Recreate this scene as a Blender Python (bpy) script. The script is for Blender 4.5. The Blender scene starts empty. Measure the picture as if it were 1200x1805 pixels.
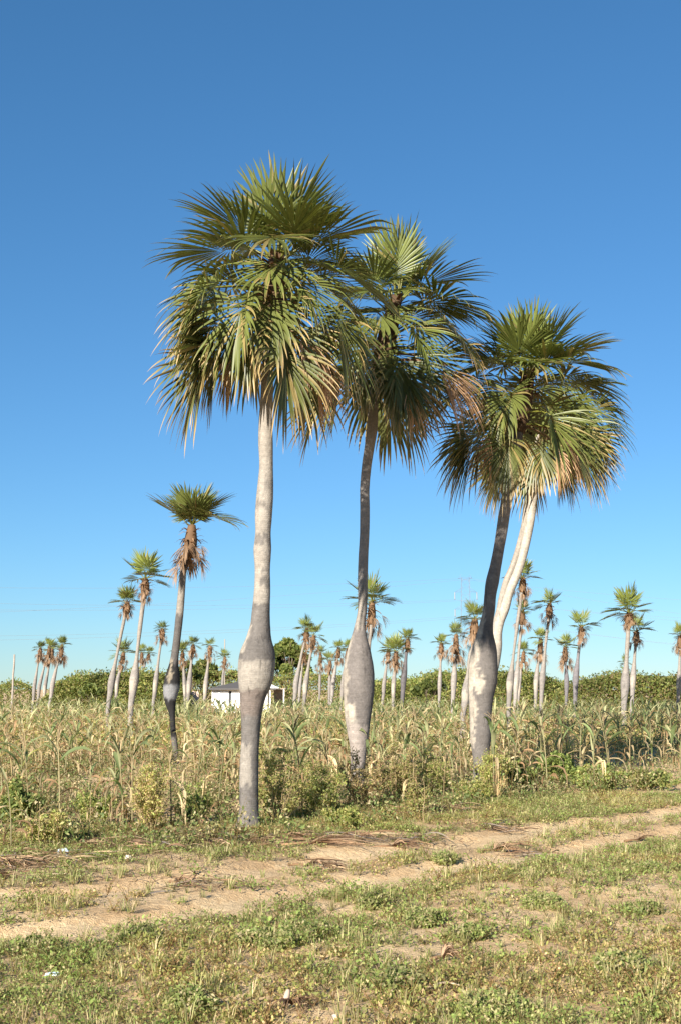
import bpy, math, random
import numpy as np
from mathutils import Vector, noise as mnoise

R = math.radians
sc = bpy.context.scene
col = sc.collection

# ------------------------------------------------------------------ camera
F, CX, CY, HOR, EYE = 2178.0, 600.0, 902.5, 1215.0, 1.75
PITCH = math.atan((HOR - CY) / F)
cam_d = bpy.data.cameras.new('camera'); cam = bpy.data.objects.new('camera', cam_d); col.objects.link(cam)
cam.location = (0, 0, EYE); cam.rotation_euler = (math.pi / 2 + PITCH, 0, 0)
cam_d.sensor_fit = 'VERTICAL'; cam_d.sensor_height = 24.0; cam_d.lens = 24.0 * F / 1805.0
cam_d.clip_start = 0.1; cam_d.clip_end = 8000
sc.camera = cam

# ------------------------------------------------------------------ sky, sun, exposure
SUN_EL, SUN_AZ = 22.5, 27.0           # the sun stands behind the camera, to its left
world = bpy.data.worlds.new('World'); sc.world = world; world.use_nodes = True
wn = world.node_tree; wn.nodes.clear()
sky = wn.nodes.new('ShaderNodeTexSky'); sky.sky_type = 'NISHITA'; sky.sun_disc = False
sky.sun_elevation = R(SUN_EL); sky.sun_rotation = R(180 + SUN_AZ)
sky.air_density = 1.0; sky.dust_density = 0.0; sky.ozone_density = 4.0; sky.altitude = 0
bg = wn.nodes.new('ShaderNodeBackground'); bg.inputs[1].default_value = 0.066
wo = wn.nodes.new('ShaderNodeOutputWorld')
tint = wn.nodes.new('ShaderNodeVectorMath'); tint.operation = 'MULTIPLY'; tint.inputs[1].default_value = (.345 * .1614, .685 * .1614, .90 * .1614)   # the film's deep blue
sepc = wn.nodes.new('ShaderNodeSeparateXYZ'); comc = wn.nodes.new('ShaderNodeCombineXYZ')
for ch, (pw, kk) in enumerate(((1.0, 1.45), (.87, 1.0), (.87, 1.0))):
    p_ = wn.nodes.new('ShaderNodeMath'); p_.operation = 'POWER'; p_.inputs[1].default_value = pw; m_ = wn.nodes.new('ShaderNodeMath'); m_.operation = 'MULTIPLY'; m_.inputs[1].default_value = kk
    wn.links.new(sepc.outputs[ch], p_.inputs[0]); wn.links.new(p_.outputs[0], m_.inputs[0]); wn.links.new(m_.outputs[0], comc.inputs[ch])
back = wn.nodes.new('ShaderNodeVectorMath'); back.operation = 'SCALE'; back.inputs['Scale'].default_value = .92 / .1614
wn.links.new(sky.outputs[0], tint.inputs[0]); wn.links.new(tint.outputs[0], sepc.inputs[0]); wn.links.new(comc.outputs[0], back.inputs[0]); wn.links.new(back.outputs[0], bg.inputs[0]); wn.links.new(bg.outputs[0], wo.inputs[0])
sd = bpy.data.lights.new('sun', 'SUN'); sd.energy = 5.0; sd.angle = R(0.53); sd.color = (1.0, 0.93, 0.82)
so = bpy.data.objects.new('sun', sd); col.objects.link(so)
sdir = Vector((-math.sin(R(SUN_AZ)) * math.cos(R(SUN_EL)), -math.cos(R(SUN_AZ)) * math.cos(R(SUN_EL)), math.sin(R(SUN_EL))))
so.rotation_euler = sdir.to_track_quat('Z', 'Y').to_euler(); so.location = sdir * 60
sc.view_settings.view_transform = 'Standard'; sc.view_settings.look = 'None'
sc.view_settings.exposure = 1.28; sc.view_settings.gamma = 1.0; sc.view_settings.use_curve_mapping = False
sc.render.engine = 'CYCLES'
sc.cycles.max_bounces = 6; sc.cycles.diffuse_bounces = 3; sc.cycles.transmission_bounces = 4; sc.cycles.transparent_max_bounces = 4

# ------------------------------------------------------------------ helpers
def at(px, py, Y):
    """the point that stands at distance Y ahead on the sight line of a place in the photograph"""
    u, v = (px - CX) / F, (CY - py) / F
    dy = math.cos(PITCH) - math.sin(PITCH) * v; dz = math.sin(PITCH) + math.cos(PITCH) * v
    return Vector((u / dy * Y, Y, EYE + dz / dy * Y))
def on_ground(px, py):
    u, v = (px - CX) / F, (CY - py) / F
    dy = math.cos(PITCH) - math.sin(PITCH) * v; dz = math.sin(PITCH) + math.cos(PITCH) * v
    Y = -EYE / (dz / dy)
    return Vector((u / dy * Y, Y, 0))
def lin(r, g, b):
    f = lambda c: (c / 255) / 12.92 if c <= 10 else ((c / 255 + 0.055) / 1.055) ** 2.4
    return np.array((f(r), f(g), f(b)))
def vnoise(x, y, scale, seed):
    r = np.random.RandomState(seed); g = r.rand(64, 64)
    x = np.asarray(x, float) / scale; y = np.asarray(y, float) / scale
    xi = np.floor(x).astype(int); yi = np.floor(y).astype(int); fx = x - xi; fy = y - yi
    fx = fx * fx * (3 - 2 * fx); fy = fy * fy * (3 - 2 * fy)
    G = lambda i, j: g[i % 64, j % 64]
    return (G(xi, yi) * (1 - fx) + G(xi + 1, yi) * fx) * (1 - fy) + (G(xi, yi + 1) * (1 - fx) + G(xi + 1, yi + 1) * fx) * fy
def fnoise(x, y, scale, seed):
    return (vnoise(x, y, scale, seed) * .55 + vnoise(x, y, scale * .45, seed + 1) * .3 + vnoise(x, y, scale * .2, seed + 2) * .15)
def smooth(a, b, x):
    t = np.clip((x - a) / (b - a), 0, 1); return t * t * (3 - 2 * t)

# the dirt track runs away to the right; t = offset across it, measured along Y
def track_t(x, y):
    x = np.asarray(x, float); y = np.asarray(y, float)
    return y - (12.32 + 0.97 * x + 0.012 * x * x + 0.15 * np.maximum(0, -x - 1) ** 2 + 0.22 * np.sin(x * .55 + .6))
def rut_mask(x, y):
    t = track_t(x, y); w = (fnoise(x, y, .8, 31) - .5) * .55
    return np.maximum(1 - smooth(.27, .50, np.abs(t - .86 + w)), 1 - smooth(.21, .42, np.abs(t + .90 + w)))
def field_t(x, y):                        # distance behind the field's edge (negative: in front)
    return np.asarray(y, float) - (17.3 + 0.95 * np.asarray(x, float))
def gh(x, y):
    x = np.asarray(x, float); y = np.asarray(y, float)
    near = 1 - smooth(30, 42, y)
    h = (fnoise(x, y, 1.3, 5) - .5) * .10 + (fnoise(x, y, .42, 8) - .5) * .045
    return (h - .055 * rut_mask(x, y)) * near
def gz(x, y): return float(gh(x, y))

class MB:
    """collects vertices, quads, triangles and vertex colours; build() links ONE mesh object"""
    def __init__(s): s.V = []; s.C = []; s.Q = []; s.T = []; s.n = 0
    def add(s, V, C, Q=None, T=None):
        V = np.asarray(V, float).reshape(-1, 3); C = np.asarray(C, float)
        if C.ndim == 1: C = np.tile(C, (len(V), 1))
        s.V.append(V); s.C.append(C)
        if Q is not None and len(Q): s.Q.append(np.asarray(Q, int).reshape(-1, 4) + s.n)
        if T is not None and len(T): s.T.append(np.asarray(T, int).reshape(-1, 3) + s.n)
        s.n += len(V)
    def arrays(s):
        return (np.concatenate(s.V), np.concatenate(s.C),
                np.concatenate(s.Q) if s.Q else np.zeros((0, 4), int), np.concatenate(s.T) if s.T else np.zeros((0, 3), int))
    def strip(s, P, W, N, C, fold=.25):
        """a folded leaf strip along P with half-width vectors W and fold normals N"""
        P = np.asarray(P); n = len(P); w = np.linalg.norm(W, axis=1, keepdims=True)
        V = np.stack([P - W, P - N * w * fold, P + W], 1).reshape(-1, 3)
        C = np.repeat(np.asarray(C), 3, axis=0) if np.ndim(C) == 2 else C
        i = np.arange(n - 1)[:, None] * 3
        s.add(V, C, Q=np.concatenate([i + np.array([0, 1, 4, 3]), i + np.array([1, 2, 5, 4])]))
    def tube(s, P, r, C, n=6, cap=True):
        P = np.asarray(P, float); m = len(P); r = np.broadcast_to(np.asarray(r, float), (m,))
        T = np.gradient(P, axis=0); T /= np.linalg.norm(T, axis=1, keepdims=True) + 1e-9
        up = np.where(np.abs(T[:, 2:3]) > .9, np.array([[1., 0, 0]]), np.array([[0, 0, 1.]]))
        A = np.cross(T, up); A /= np.linalg.norm(A, axis=1, keepdims=True) + 1e-9; B = np.cross(T, A)
        a = np.arange(n) / n * 2 * math.pi
        V = P[:, None] + r[:, None, None] * (np.cos(a)[None, :, None] * A[:, None] + np.sin(a)[None, :, None] * B[:, None])
        C = np.asarray(C, float)
        if C.ndim == 2: C = np.repeat(C, n, axis=0)
        i = np.arange(m - 1)[:, None, None] * n; j = np.arange(n)[None, :, None]; k = (np.arange(n) + 1)[None, :, None] % n
        Q = np.concatenate([i + j, i + k, i + n + k, i + n + j], 2).reshape(-1, 4)
        Tt = [] 
        if cap:
            Tt = [(0, q + 1, q) for q in range(1, n - 1)] + [((m - 1) * n, (m - 1) * n + q, (m - 1) * n + q + 1) for q in range(1, n - 1)]
        s.add(V.reshape(-1, 3), C, Q=Q, T=Tt)
    def box(s, c, d, C, rz=0):
        c = np.asarray(c, float); d = np.asarray(d, float) / 2
        V = np.array([(x, y, z) for x in (-1, 1) for y in (-1, 1) for z in (-1, 1)]) * d
        V = V @ np.array([[math.cos(rz), math.sin(rz), 0], [-math.sin(rz), math.cos(rz), 0], [0, 0, 1]]) + c
        s.add(V, C, Q=[(0, 1, 3, 2), (4, 6, 7, 5), (0, 4, 5, 1), (2, 3, 7, 6), (0, 2, 6, 4), (1, 5, 7, 3)])
    def mesh(s, name, mat, smooth_=True): return arrays_to_mesh(name, s.arrays(), mat, smooth_)
    def build(s, name, mat, parent=None, loc=None, smooth_=True):
        return link(name, s.mesh(name, mat, smooth_), parent, loc)

def arrays_to_mesh(name, arr, mat, smooth_=True):
    V, C, Q, T = arr
    me = bpy.data.meshes.new(name)
    me.vertices.add(len(V)); me.vertices.foreach_set('co', V.astype(np.float32).ravel())
    nl = len(Q) * 4 + len(T) * 3
    me.loops.add(nl); me.loops.foreach_set('vertex_index', np.concatenate([Q.ravel(), T.ravel()]).astype(np.int32))
    me.polygons.add(len(Q) + len(T))
    st = np.concatenate([np.arange(len(Q)) * 4, len(Q) * 4 + np.arange(len(T)) * 3]).astype(np.int32)
    me.polygons.foreach_set('loop_start', st)
    me.polygons.foreach_set('use_smooth', np.full(len(st), smooth_, dtype=bool))
    me.update(calc_edges=True)
    a = me.color_attributes.new('Col', 'FLOAT_COLOR', 'POINT')
    a.data.foreach_set('color', np.concatenate([np.clip(C, 0, 1), np.ones((len(C), 1))], 1).astype(np.float32).ravel())
    me.materials.append(mat)
    return me
def link(name, me, parent=None, loc=None, rz=0, sc_=1.0):
    o = bpy.data.objects.new(name, me); col.objects.link(o)
    if parent is not None: o.parent = parent
    if loc is not None: o.location = loc
    o.rotation_euler.z = rz; o.scale = (sc_,) * 3
    return o
def tag(o, label=None, cat=None, group=None, kind=None):
    if label: o['label'] = label
    if cat: o['category'] = cat
    if group: o['group'] = group
    if kind: o['kind'] = kind
    return o
def empty(name, loc, label, cat, group=None):
    o = bpy.data.objects.new(name, None); col.objects.link(o); o.location = loc; o.empty_display_size = .2
    return tag(o, label, cat, group)
def join_instances(protos, pos, rz, scl, idx, tint=None, tilt=None):
    """one set of arrays holding many copies of the prototypes"""
    out = MB()
    for k, (V, C, Q, T) in enumerate(protos):
        m = np.where(idx == k)[0]
        if not len(m): continue
        c, s_ = np.cos(rz[m])[:, None], np.sin(rz[m])[:, None]; sc1 = scl[m][:, None]
        x = (V[None, :, 0] * c - V[None, :, 1] * s_) * sc1; y = (V[None, :, 0] * s_ + V[None, :, 1] * c) * sc1; z = np.repeat(V[None, :, 2], len(m), 0) * sc1
        if tilt is not None:
            x = x + z * tilt[m, 0:1]; y = y + z * tilt[m, 1:2]
        W = np.stack([x, y, z], 2) + pos[m][:, None]
        CC = np.repeat(C[None], len(m), 0)
        if tint is not None: CC = CC * tint[m][:, None]
        off = (np.arange(len(m)) * len(V))[:, None, None]
        out.add(W.reshape(-1, 3), CC.reshape(-1, 3), Q=(Q[None] + off).reshape(-1, 4) if len(Q) else None, T=(T[None] + off).reshape(-1, 3) if len(T) else None)
    return out

# ------------------------------------------------------------------ materials
def new_mat(name):
    m = bpy.data.materials.new(name); m.use_nodes = True; nt = m.node_tree; nt.nodes.clear()
    out = nt.nodes.new('ShaderNodeOutputMaterial')
    return m, nt, out
def nd(nt, t, **kw):
    n = nt.nodes.new(t)
    for k, v in kw.items():
        if k.startswith('i_'):
            key = k[2:]; n.inputs[int(key) if key.isdigit() else key.replace('_', ' ')].default_value = v
        else: setattr(n, k, v)
    return n
def leaf_mat(name, rough, spec, trans, var=.25, tr_tint=(1.15, 1.2, .55)):
    m, nt, out = new_mat(name); L = nt.links.new
    at_ = nd(nt, 'ShaderNodeAttribute', attribute_name='Col')
    tc = nd(nt, 'ShaderNodeNewGeometry')
    nz = nd(nt, 'ShaderNodeTexNoise', i_Scale=9.0, i_Detail=3.0); L(tc.outputs['Position'], nz.inputs['Vector'])
    oi = nd(nt, 'ShaderNodeObjectInfo')
    ad = nd(nt, 'ShaderNodeMath', operation='ADD'); L(nz.outputs[0], ad.inputs[0]); L(oi.outputs['Random'], ad.inputs[1])
    mr = nd(nt, 'ShaderNodeMapRange', i_1=.3, i_2=1.5, i_3=1 - var, i_4=1 + var); L(ad.outputs[0], mr.inputs[0])
    mx = nd(nt, 'ShaderNodeVectorMath', operation='SCALE'); L(at_.outputs['Color'], mx.inputs[0]); L(mr.outputs[0], mx.inputs['Scale'])
    pb = nd(nt, 'ShaderNodeBsdfPrincipled', i_Roughness=rough); pb.inputs['Specular IOR Level'].default_value = spec
    L(mx.outputs[0], pb.inputs['Base Color'])
    tr = nd(nt, 'ShaderNodeBsdfTranslucent')
    tm = nd(nt, 'ShaderNodeVectorMath', operation='MULTIPLY'); tm.inputs[1].default_value = tr_tint
    L(mx.outputs[0], tm.inputs[0]); L(tm.outputs[0], tr.inputs[0])
    ms = nd(nt, 'ShaderNodeMixShader', i_0=trans); L(pb.outputs[0], ms.inputs[1]); L(tr.outputs[0], ms.inputs[2])
    L(ms.outputs[0], out.inputs[0])
    return m
M_PALM = leaf_mat('palm_leaf', .42, .45, .16)
M_DRY = leaf_mat('dry_leaf', .75, .2, .12, tr_tint=(1, .8, .5))
M_HERB = leaf_mat('herb_leaf', .6, .3, .42)
def bark_mat(name, scale=1.0, bump=.5):
    m, nt, out = new_mat(name); L = nt.links.new
    at_ = nd(nt, 'ShaderNodeAttribute', attribute_name='Col')
    tc = nd(nt, 'ShaderNodeTexCoord')
    mp = nd(nt, 'ShaderNodeMapping'); mp.inputs['Scale'].default_value = (3.0 * scale, 3.0 * scale, 9.0 * scale); L(tc.outputs['Object'], mp.inputs[0])
    n1 = nd(nt, 'ShaderNodeTexNoise', i_Scale=1.6, i_Detail=6.0, i_Roughness=.65); L(mp.outputs[0], n1.inputs['Vector'])
    n2 = nd(nt, 'ShaderNodeTexNoise', i_Scale=22.0 * scale, i_Detail=5.0, i_Roughness=.7); L(tc.outputs['Object'], n2.inputs['Vector'])
    sx = nd(nt, 'ShaderNodeSeparateXYZ'); L(tc.outputs['Object'], sx.inputs[0])
    wv = nd(nt, 'ShaderNodeTexWave', wave_type='BANDS', bands_direction='Z', i_Scale=11 * scale, i_Distortion=5.0, i_Detail=2.0); wv.inputs['Detail Scale'].default_value = 1.5
    L(tc.outputs['Object'], wv.inputs['Vector'])
    m1 = nd(nt, 'ShaderNodeMapRange', i_1=.3, i_2=.7, i_3=.82, i_4=1.14); L(n1.outputs[0], m1.inputs[0])
    m2 = nd(nt, 'ShaderNodeMapRange', i_1=.3, i_2=.7, i_3=.80, i_4=1.18); L(n2.outputs[0], m2.inputs[0])
    m3 = nd(nt, 'ShaderNodeMapRange', i_1=0., i_2=.35, i_3=.98, i_4=1.0); L(wv.outputs[0], m3.inputs[0])
    a = nd(nt, 'ShaderNodeMath', operation='MULTIPLY'); L(m1.outputs[0], a.inputs[0]); L(m2.outputs[0], a.inputs[1])
    b = nd(nt, 'ShaderNodeMath', operation='MULTIPLY'); L(a.outputs[0], b.inputs[0]); L(m3.outputs[0], b.inputs[1])
    mx = nd(nt, 'ShaderNodeVectorMath', operation='SCALE'); L(at_.outputs['Color'], mx.inputs[0]); L(b.outputs[0], mx.inputs['Scale'])
    # lichen flecks and dark scrapes
    n4 = nd(nt, 'ShaderNodeTexNoise', i_Scale=16.0 * scale, i_Detail=9.0, i_Roughness=.78); L(tc.outputs['Object'], n4.inputs['Vector'])
    r4 = nd(nt, 'ShaderNodeMapRange', i_1=.57, i_2=.64, i_3=1.0, i_4=1.32); L(n4.outputs[0], r4.inputs[0])
    mp5 = nd(nt, 'ShaderNodeMapping'); mp5.inputs['Scale'].default_value = (13.0 * scale, 13.0 * scale, 2.4 * scale); mp5.inputs['Location'].default_value = (3.1, 1.7, 9.2); L(tc.outputs['Object'], mp5.inputs[0])
    n5 = nd(nt, 'ShaderNodeTexNoise', i_Scale=1.0, i_Detail=7.0, i_Roughness=.7); L(mp5.outputs[0], n5.inputs['Vector'])
    r5 = nd(nt, 'ShaderNodeMapRange', i_1=.56, i_2=.68, i_3=1.0, i_4=.55); L(n5.outputs[0], r5.inputs[0])
    m45 = nd(nt, 'ShaderNodeMath', operation='MULTIPLY'); L(r4.outputs[0], m45.inputs[0]); L(r5.outputs[0], m45.inputs[1])
    mx0 = mx; mx = nd(nt, 'ShaderNodeVectorMath', operation='SCALE'); L(mx0.outputs[0], mx.inputs[0]); L(m45.outputs[0], mx.inputs['Scale'])
    pb = nd(nt, 'ShaderNodeBsdfPrincipled', i_Roughness=.85); pb.inputs['Specular IOR Level'].default_value = .2
    L(mx.outputs[0], pb.inputs['Base Color'])
    ha = nd(nt, 'ShaderNodeMath', operation='MULTIPLY', i_1=.10); L(wv.outputs[0], ha.inputs[0])
    h = nd(nt, 'ShaderNodeMath', operation='ADD'); L(ha.outputs[0], h.inputs[0]); L(n2.outputs[0], h.inputs[1])
    bp = nd(nt, 'ShaderNodeBump', i_Strength=bump, i_Distance=.012); L(h.outputs[0], bp.inputs['Height']); L(bp.outputs[0], pb.inputs['Normal'])
    L(pb.outputs[0], out.inputs[0])
    return m
M_BARK = bark_mat('palm_bark', 1.0, .85)
M_WOOD = bark_mat('branch_bark', 1.5, .4)
def plain_mat(name, rough=.8, spec=.25, nscale=6.0, amp=.18, metallic=0.0):
    m, nt, out = new_mat(name); L = nt.links.new
    at_ = nd(nt, 'ShaderNodeAttribute', attribute_name='Col'); tc = nd(nt, 'ShaderNodeTexCoord')
    n = nd(nt, 'ShaderNodeTexNoise', i_Scale=nscale, i_Detail=6.0, i_Roughness=.65); L(tc.outputs['Object'], n.inputs['Vector'])
    mr = nd(nt, 'ShaderNodeMapRange', i_1=.3, i_2=.7, i_3=1 - amp, i_4=1 + amp); L(n.outputs[0], mr.inputs[0])
    mx = nd(nt, 'ShaderNodeVectorMath', operation='SCALE'); L(at_.outputs['Color'], mx.inputs[0]); L(mr.outputs[0], mx.inputs['Scale'])
    pb = nd(nt, 'ShaderNodeBsdfPrincipled', i_Roughness=rough, i_Metallic=metallic); pb.inputs['Specular IOR Level'].default_value = spec
    L(mx.outputs[0], pb.inputs['Base Color'])
    bp = nd(nt, 'ShaderNodeBump', i_Strength=.3, i_Distance=.02); L(n.outputs[0], bp.inputs['Height']); L(bp.outputs[0], pb.inputs['Normal'])
    L(pb.outputs[0], out.inputs[0])
    return m
M_PLASTER = plain_mat('plaster'); M_STEEL = plain_mat('steel', .5, .4, 3, .1, .4); M_PLASTIC = plain_mat('plastic', .3, .5, 20, .1)
def soil_mat(name, sandy):
    m, nt, out = new_mat(name); L = nt.links.new
    tc = nd(nt, 'ShaderNodeNewGeometry')
    n1 = nd(nt, 'ShaderNodeTexNoise', i_Scale=.9, i_Detail=8.0, i_Roughness=.62); L(tc.outputs['Position'], n1.inputs['Vector'])
    n2 = nd(nt, 'ShaderNodeTexNoise', i_Scale=14.0, i_Detail=8.0, i_Roughness=.7); L(tc.outputs['Position'], n2.inputs['Vector'])
    n3 = nd(nt, 'ShaderNodeTexNoise', i_Scale=70.0, i_Detail=4.0, i_Roughness=.7); L(tc.outputs['Position'], n3.inputs['Vector'])
    cr = nd(nt, 'ShaderNodeValToRGB'); e = cr.color_ramp.elements
    cols = [lin(*c) for c in ((166, 135, 99), (202, 170, 129), (220, 193, 152))]
    e[0].position = .32 - .08 * sandy; e[0].color = (*cols[0], 1); e[1].position = .66 - .1 * sandy; e[1].color = (*cols[2], 1)
    k = e.new(.5 - .1 * sandy); k.color = (*cols[1], 1)
    mixn = nd(nt, 'ShaderNodeMath', operation='MULTIPLY_ADD', i_1=.45, i_2=.28); 
    L(n2.outputs[0], mixn.inputs[0])
    ad = nd(nt, 'ShaderNodeMath', operation='MULTIPLY_ADD', i_1=.55, i_2=0.0); L(n1.outputs[0], ad.inputs[0])
    sm = nd(nt, 'ShaderNodeMath', operation='ADD'); L(mixn.outputs[0], sm.inputs[0]); L(ad.outputs[0], sm.inputs[1])
    sb = nd(nt, 'ShaderNodeMath', operation='SUBTRACT', i_1=.27); L(sm.outputs[0], sb.inputs[0]); L(sb.outputs[0], cr.inputs[0])
    mr = nd(nt, 'ShaderNodeMapRange', i_1=.3, i_2=.7, i_3=.78, i_4=1.14); L(n3.outputs[0], mr.inputs[0])
    mx = nd(nt, 'ShaderNodeVectorMath', operation='SCALE'); L(cr.outputs[0], mx.inputs[0]); L(mr.outputs[0], mx.inputs['Scale'])
    pb = nd(nt, 'ShaderNodeBsdfPrincipled', i_Roughness=.95); pb.inputs['Specular IOR Level'].default_value = .1
    L(mx.outputs[0], pb.inputs['Base Color'])
    h = nd(nt, 'ShaderNodeMath', operation='MULTIPLY_ADD', i_1=.25); L(n3.outputs[0], h.inputs[0]); L(n2.outputs[0], h.inputs[2])
    bp = nd(nt, 'ShaderNodeBump', i_Strength=.9, i_Distance=.05); L(h.outputs[0], bp.inputs['Height']); L(bp.outputs[0], pb.inputs['Normal'])
    L(pb.outputs[0], out.inputs[0])
    return m
M_GROUND = soil_mat('sandy_soil', 0.3); M_TRACK = soil_mat('track_sand', 1.0)

# ------------------------------------------------------------------ ground and track
def axis(lo, hi, step, far_lo, far_hi):
    a = np.arange(lo, hi + 1e-6, step); left = [lo]; right = [hi]; s = step
    while left[-1] > far_lo: s *= 1.45; left.append(left[-1] - s)
    s = step
    while right[-1] < far_hi: s *= 1.45; right.append(right[-1] + s)
    return np.array(left[:0:-1] + list(a) + right[1:])
def sheet(xs, ys, zf):
    X, Y = np.meshgrid(xs, ys); Z = zf(X, Y); n = len(xs)
    V = np.stack([X, Y, Z], 2).reshape(-1, 3)
    i = (np.arange(len(ys) - 1)[:, None] * n + np.arange(n - 1)[None]).reshape(-1, 1)
    return V, i + np.array([0, 1, n + 1, n])
mb = MB(); V, Q = sheet(axis(-8, 12, .11, -3000, 3000), axis(3, 33, .11, -400, 5000), gh)
mb.add(V, (.4, .3, .2), Q=Q); tag(mb.build('ground', M_GROUND), kind='structure')
mb = MB(); V, Q = sheet(np.arange(-9, 12, .07), np.arange(2.5, 27, .07), lambda x, y: gh(x, y) + .006)
keep = rut_mask(V[:, 0], V[:, 1]) > .42
Q = Q[keep[Q].all(1)]; u, inv = np.unique(Q, return_inverse=True)
mb.add(V[u], (.45, .33, .2), Q=inv.reshape(-1, 4)); tag(mb.build('dirt_track', M_TRACK), kind='structure')

# ------------------------------------------------------------------ palm fronds
G_YOUNG, G_MID, G_OLD = np.array((.104, .122, .027)), np.array((.086, .104, .023)), np.array((.082, .091, .025))
TAN, BROWN = np.array((.37, .25, .105)), np.array((.215, .128, .07))
def make_frond(seed, e, Rb, Lp, droop, arch, nseg=44, nst=8, th=138, cup=.15, age=0, wide=1.0, palman=.42, pet_r=.016, kink=0.0, lite=1.0):
    """a costapalmate fan leaf pointing along +X at elevation e; age 0 young .. 1 old, 2 dead"""
    g = np.random.RandomState(seed); blade, pet = MB(), MB()
    ez = R(e); n = 7; P = [np.zeros(3)]; a = ez
    for i in range(n):
        a -= R(arch) / n; P.append(P[-1] + np.array((math.cos(a), 0, math.sin(a))) * Lp / n)
    P = np.array(P)
    pc = (G_MID * 1.1 + np.array((.05, .03, 0))) if age < 1.5 else BROWN
    pet.tube(P, np.linspace(pet_r * 1.5, pet_r * .8, n + 1), pc, n=5)
    a -= R(kink)
    p = np.array((math.cos(a), 0, math.sin(a))); t = np.array((0, 1., 0)); nn = np.cross(p, t)
    nn = nn if nn[2] > 0 or abs(nn[2]) < 1e-3 else nn
    nn = np.array((-math.sin(a), 0, math.cos(a)))                       # the upper face
    base = P[-1]; dth = 2 * R(th) / nseg
    for k in range(nseg):
        thk = -R(th) + (k + .5) * dth + g.normal(0, .22) * dth; c, s_ = math.cos(thk), math.sin(thk)
        Rk = Rb * (.74 + .26 * c) * (g.uniform(.82, 1.08) if g.rand() > .07 else g.uniform(.55, .8))
        o = base + p * Rb * .16 * max(0, c)
        d = p * c + t * s_ * wide + nn * cup * abs(s_) * (1 if c > -.2 else .6); d /= np.linalg.norm(d)
        l = -p * s_ + t * c; tw = g.normal(0, .35); stiff = g.uniform(.5, 1.7)
        if g.rand() < .07: stiff *= 2.6
        broken = g.rand() < (.05 if age < 1 else .12)
        S = np.concatenate([[0.02, palman * .5, palman], palman + (1 - palman) * np.linspace(0, 1, nst - 2)[1:]])
        pts, W, N, C = [], [], [], []; pos = o.copy(); prev = 0
        w0 = palman * Rk * math.tan(dth / 2) * 1.28
        for j, sj in enumerate(S):
            ds = (sj - prev) * Rk; prev = sj
            pos = pos + d * ds; pts.append(pos.copy())
            free = max(0, (sj - palman) / (1 - palman))
            kk = droop * (.22 + 2.4 * free ** 1.4 * stiff)
            if broken and .3 < free < .6: kk += 3.0
            d = d + np.array((0, 0, -1.)) * kk * ds / Rb; d /= np.linalg.norm(d)
            ll = l - d * np.dot(l, d); ll /= np.linalg.norm(ll) + 1e-6; up = np.cross(d, ll)
            ang = tw * free; ll2 = ll * math.cos(ang) + up * math.sin(ang)
            w = sj * Rk * math.tan(dth / 2) * 1.04 if sj <= palman + .01 else w0 * max(.02, (1 - .25 * min(1, free * 4)) * (1 - free ** 1.8))
            W.append(ll2 * w); N.append(np.cross(d, ll2) * (1 if k % 2 else 1))
            if age < 1.5:
                b = G_YOUNG * (1 - age) + G_OLD * age if age <= 1 else G_OLD
                tipf = max(0, free - (.95 - .55 * age)) * (1.0 + 1.2 * age)
                cc = b * (1 - min(1, tipf)) + TAN * min(1, tipf)
                cc = cc * (1 + .12 * (1 - free)) 
            else:
                cc = BROWN * (.7 + .5 * g.rand()) * (.85 + .3 * free) + np.array((.03, .028, .022))
            C.append(cc)
        sh = g.uniform(.78, 1.2) * lite; yel = g.rand() < .06 + .14 * max(0, age - .4)
        C = np.array(C) * sh
        if yel and age < 1.5: C = C * .55 + TAN * .42
        blade.strip(np.array(pts), np.array(W), np.array(N), C, fold=.42)
    return blade, pet
_lib = {}
QT = [0, .25, .45, .65, .82, 1.0]; QE = [-53, -32, -8, 15, 47, 76]       # the frond's place in the crown against its mean elevation
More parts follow.
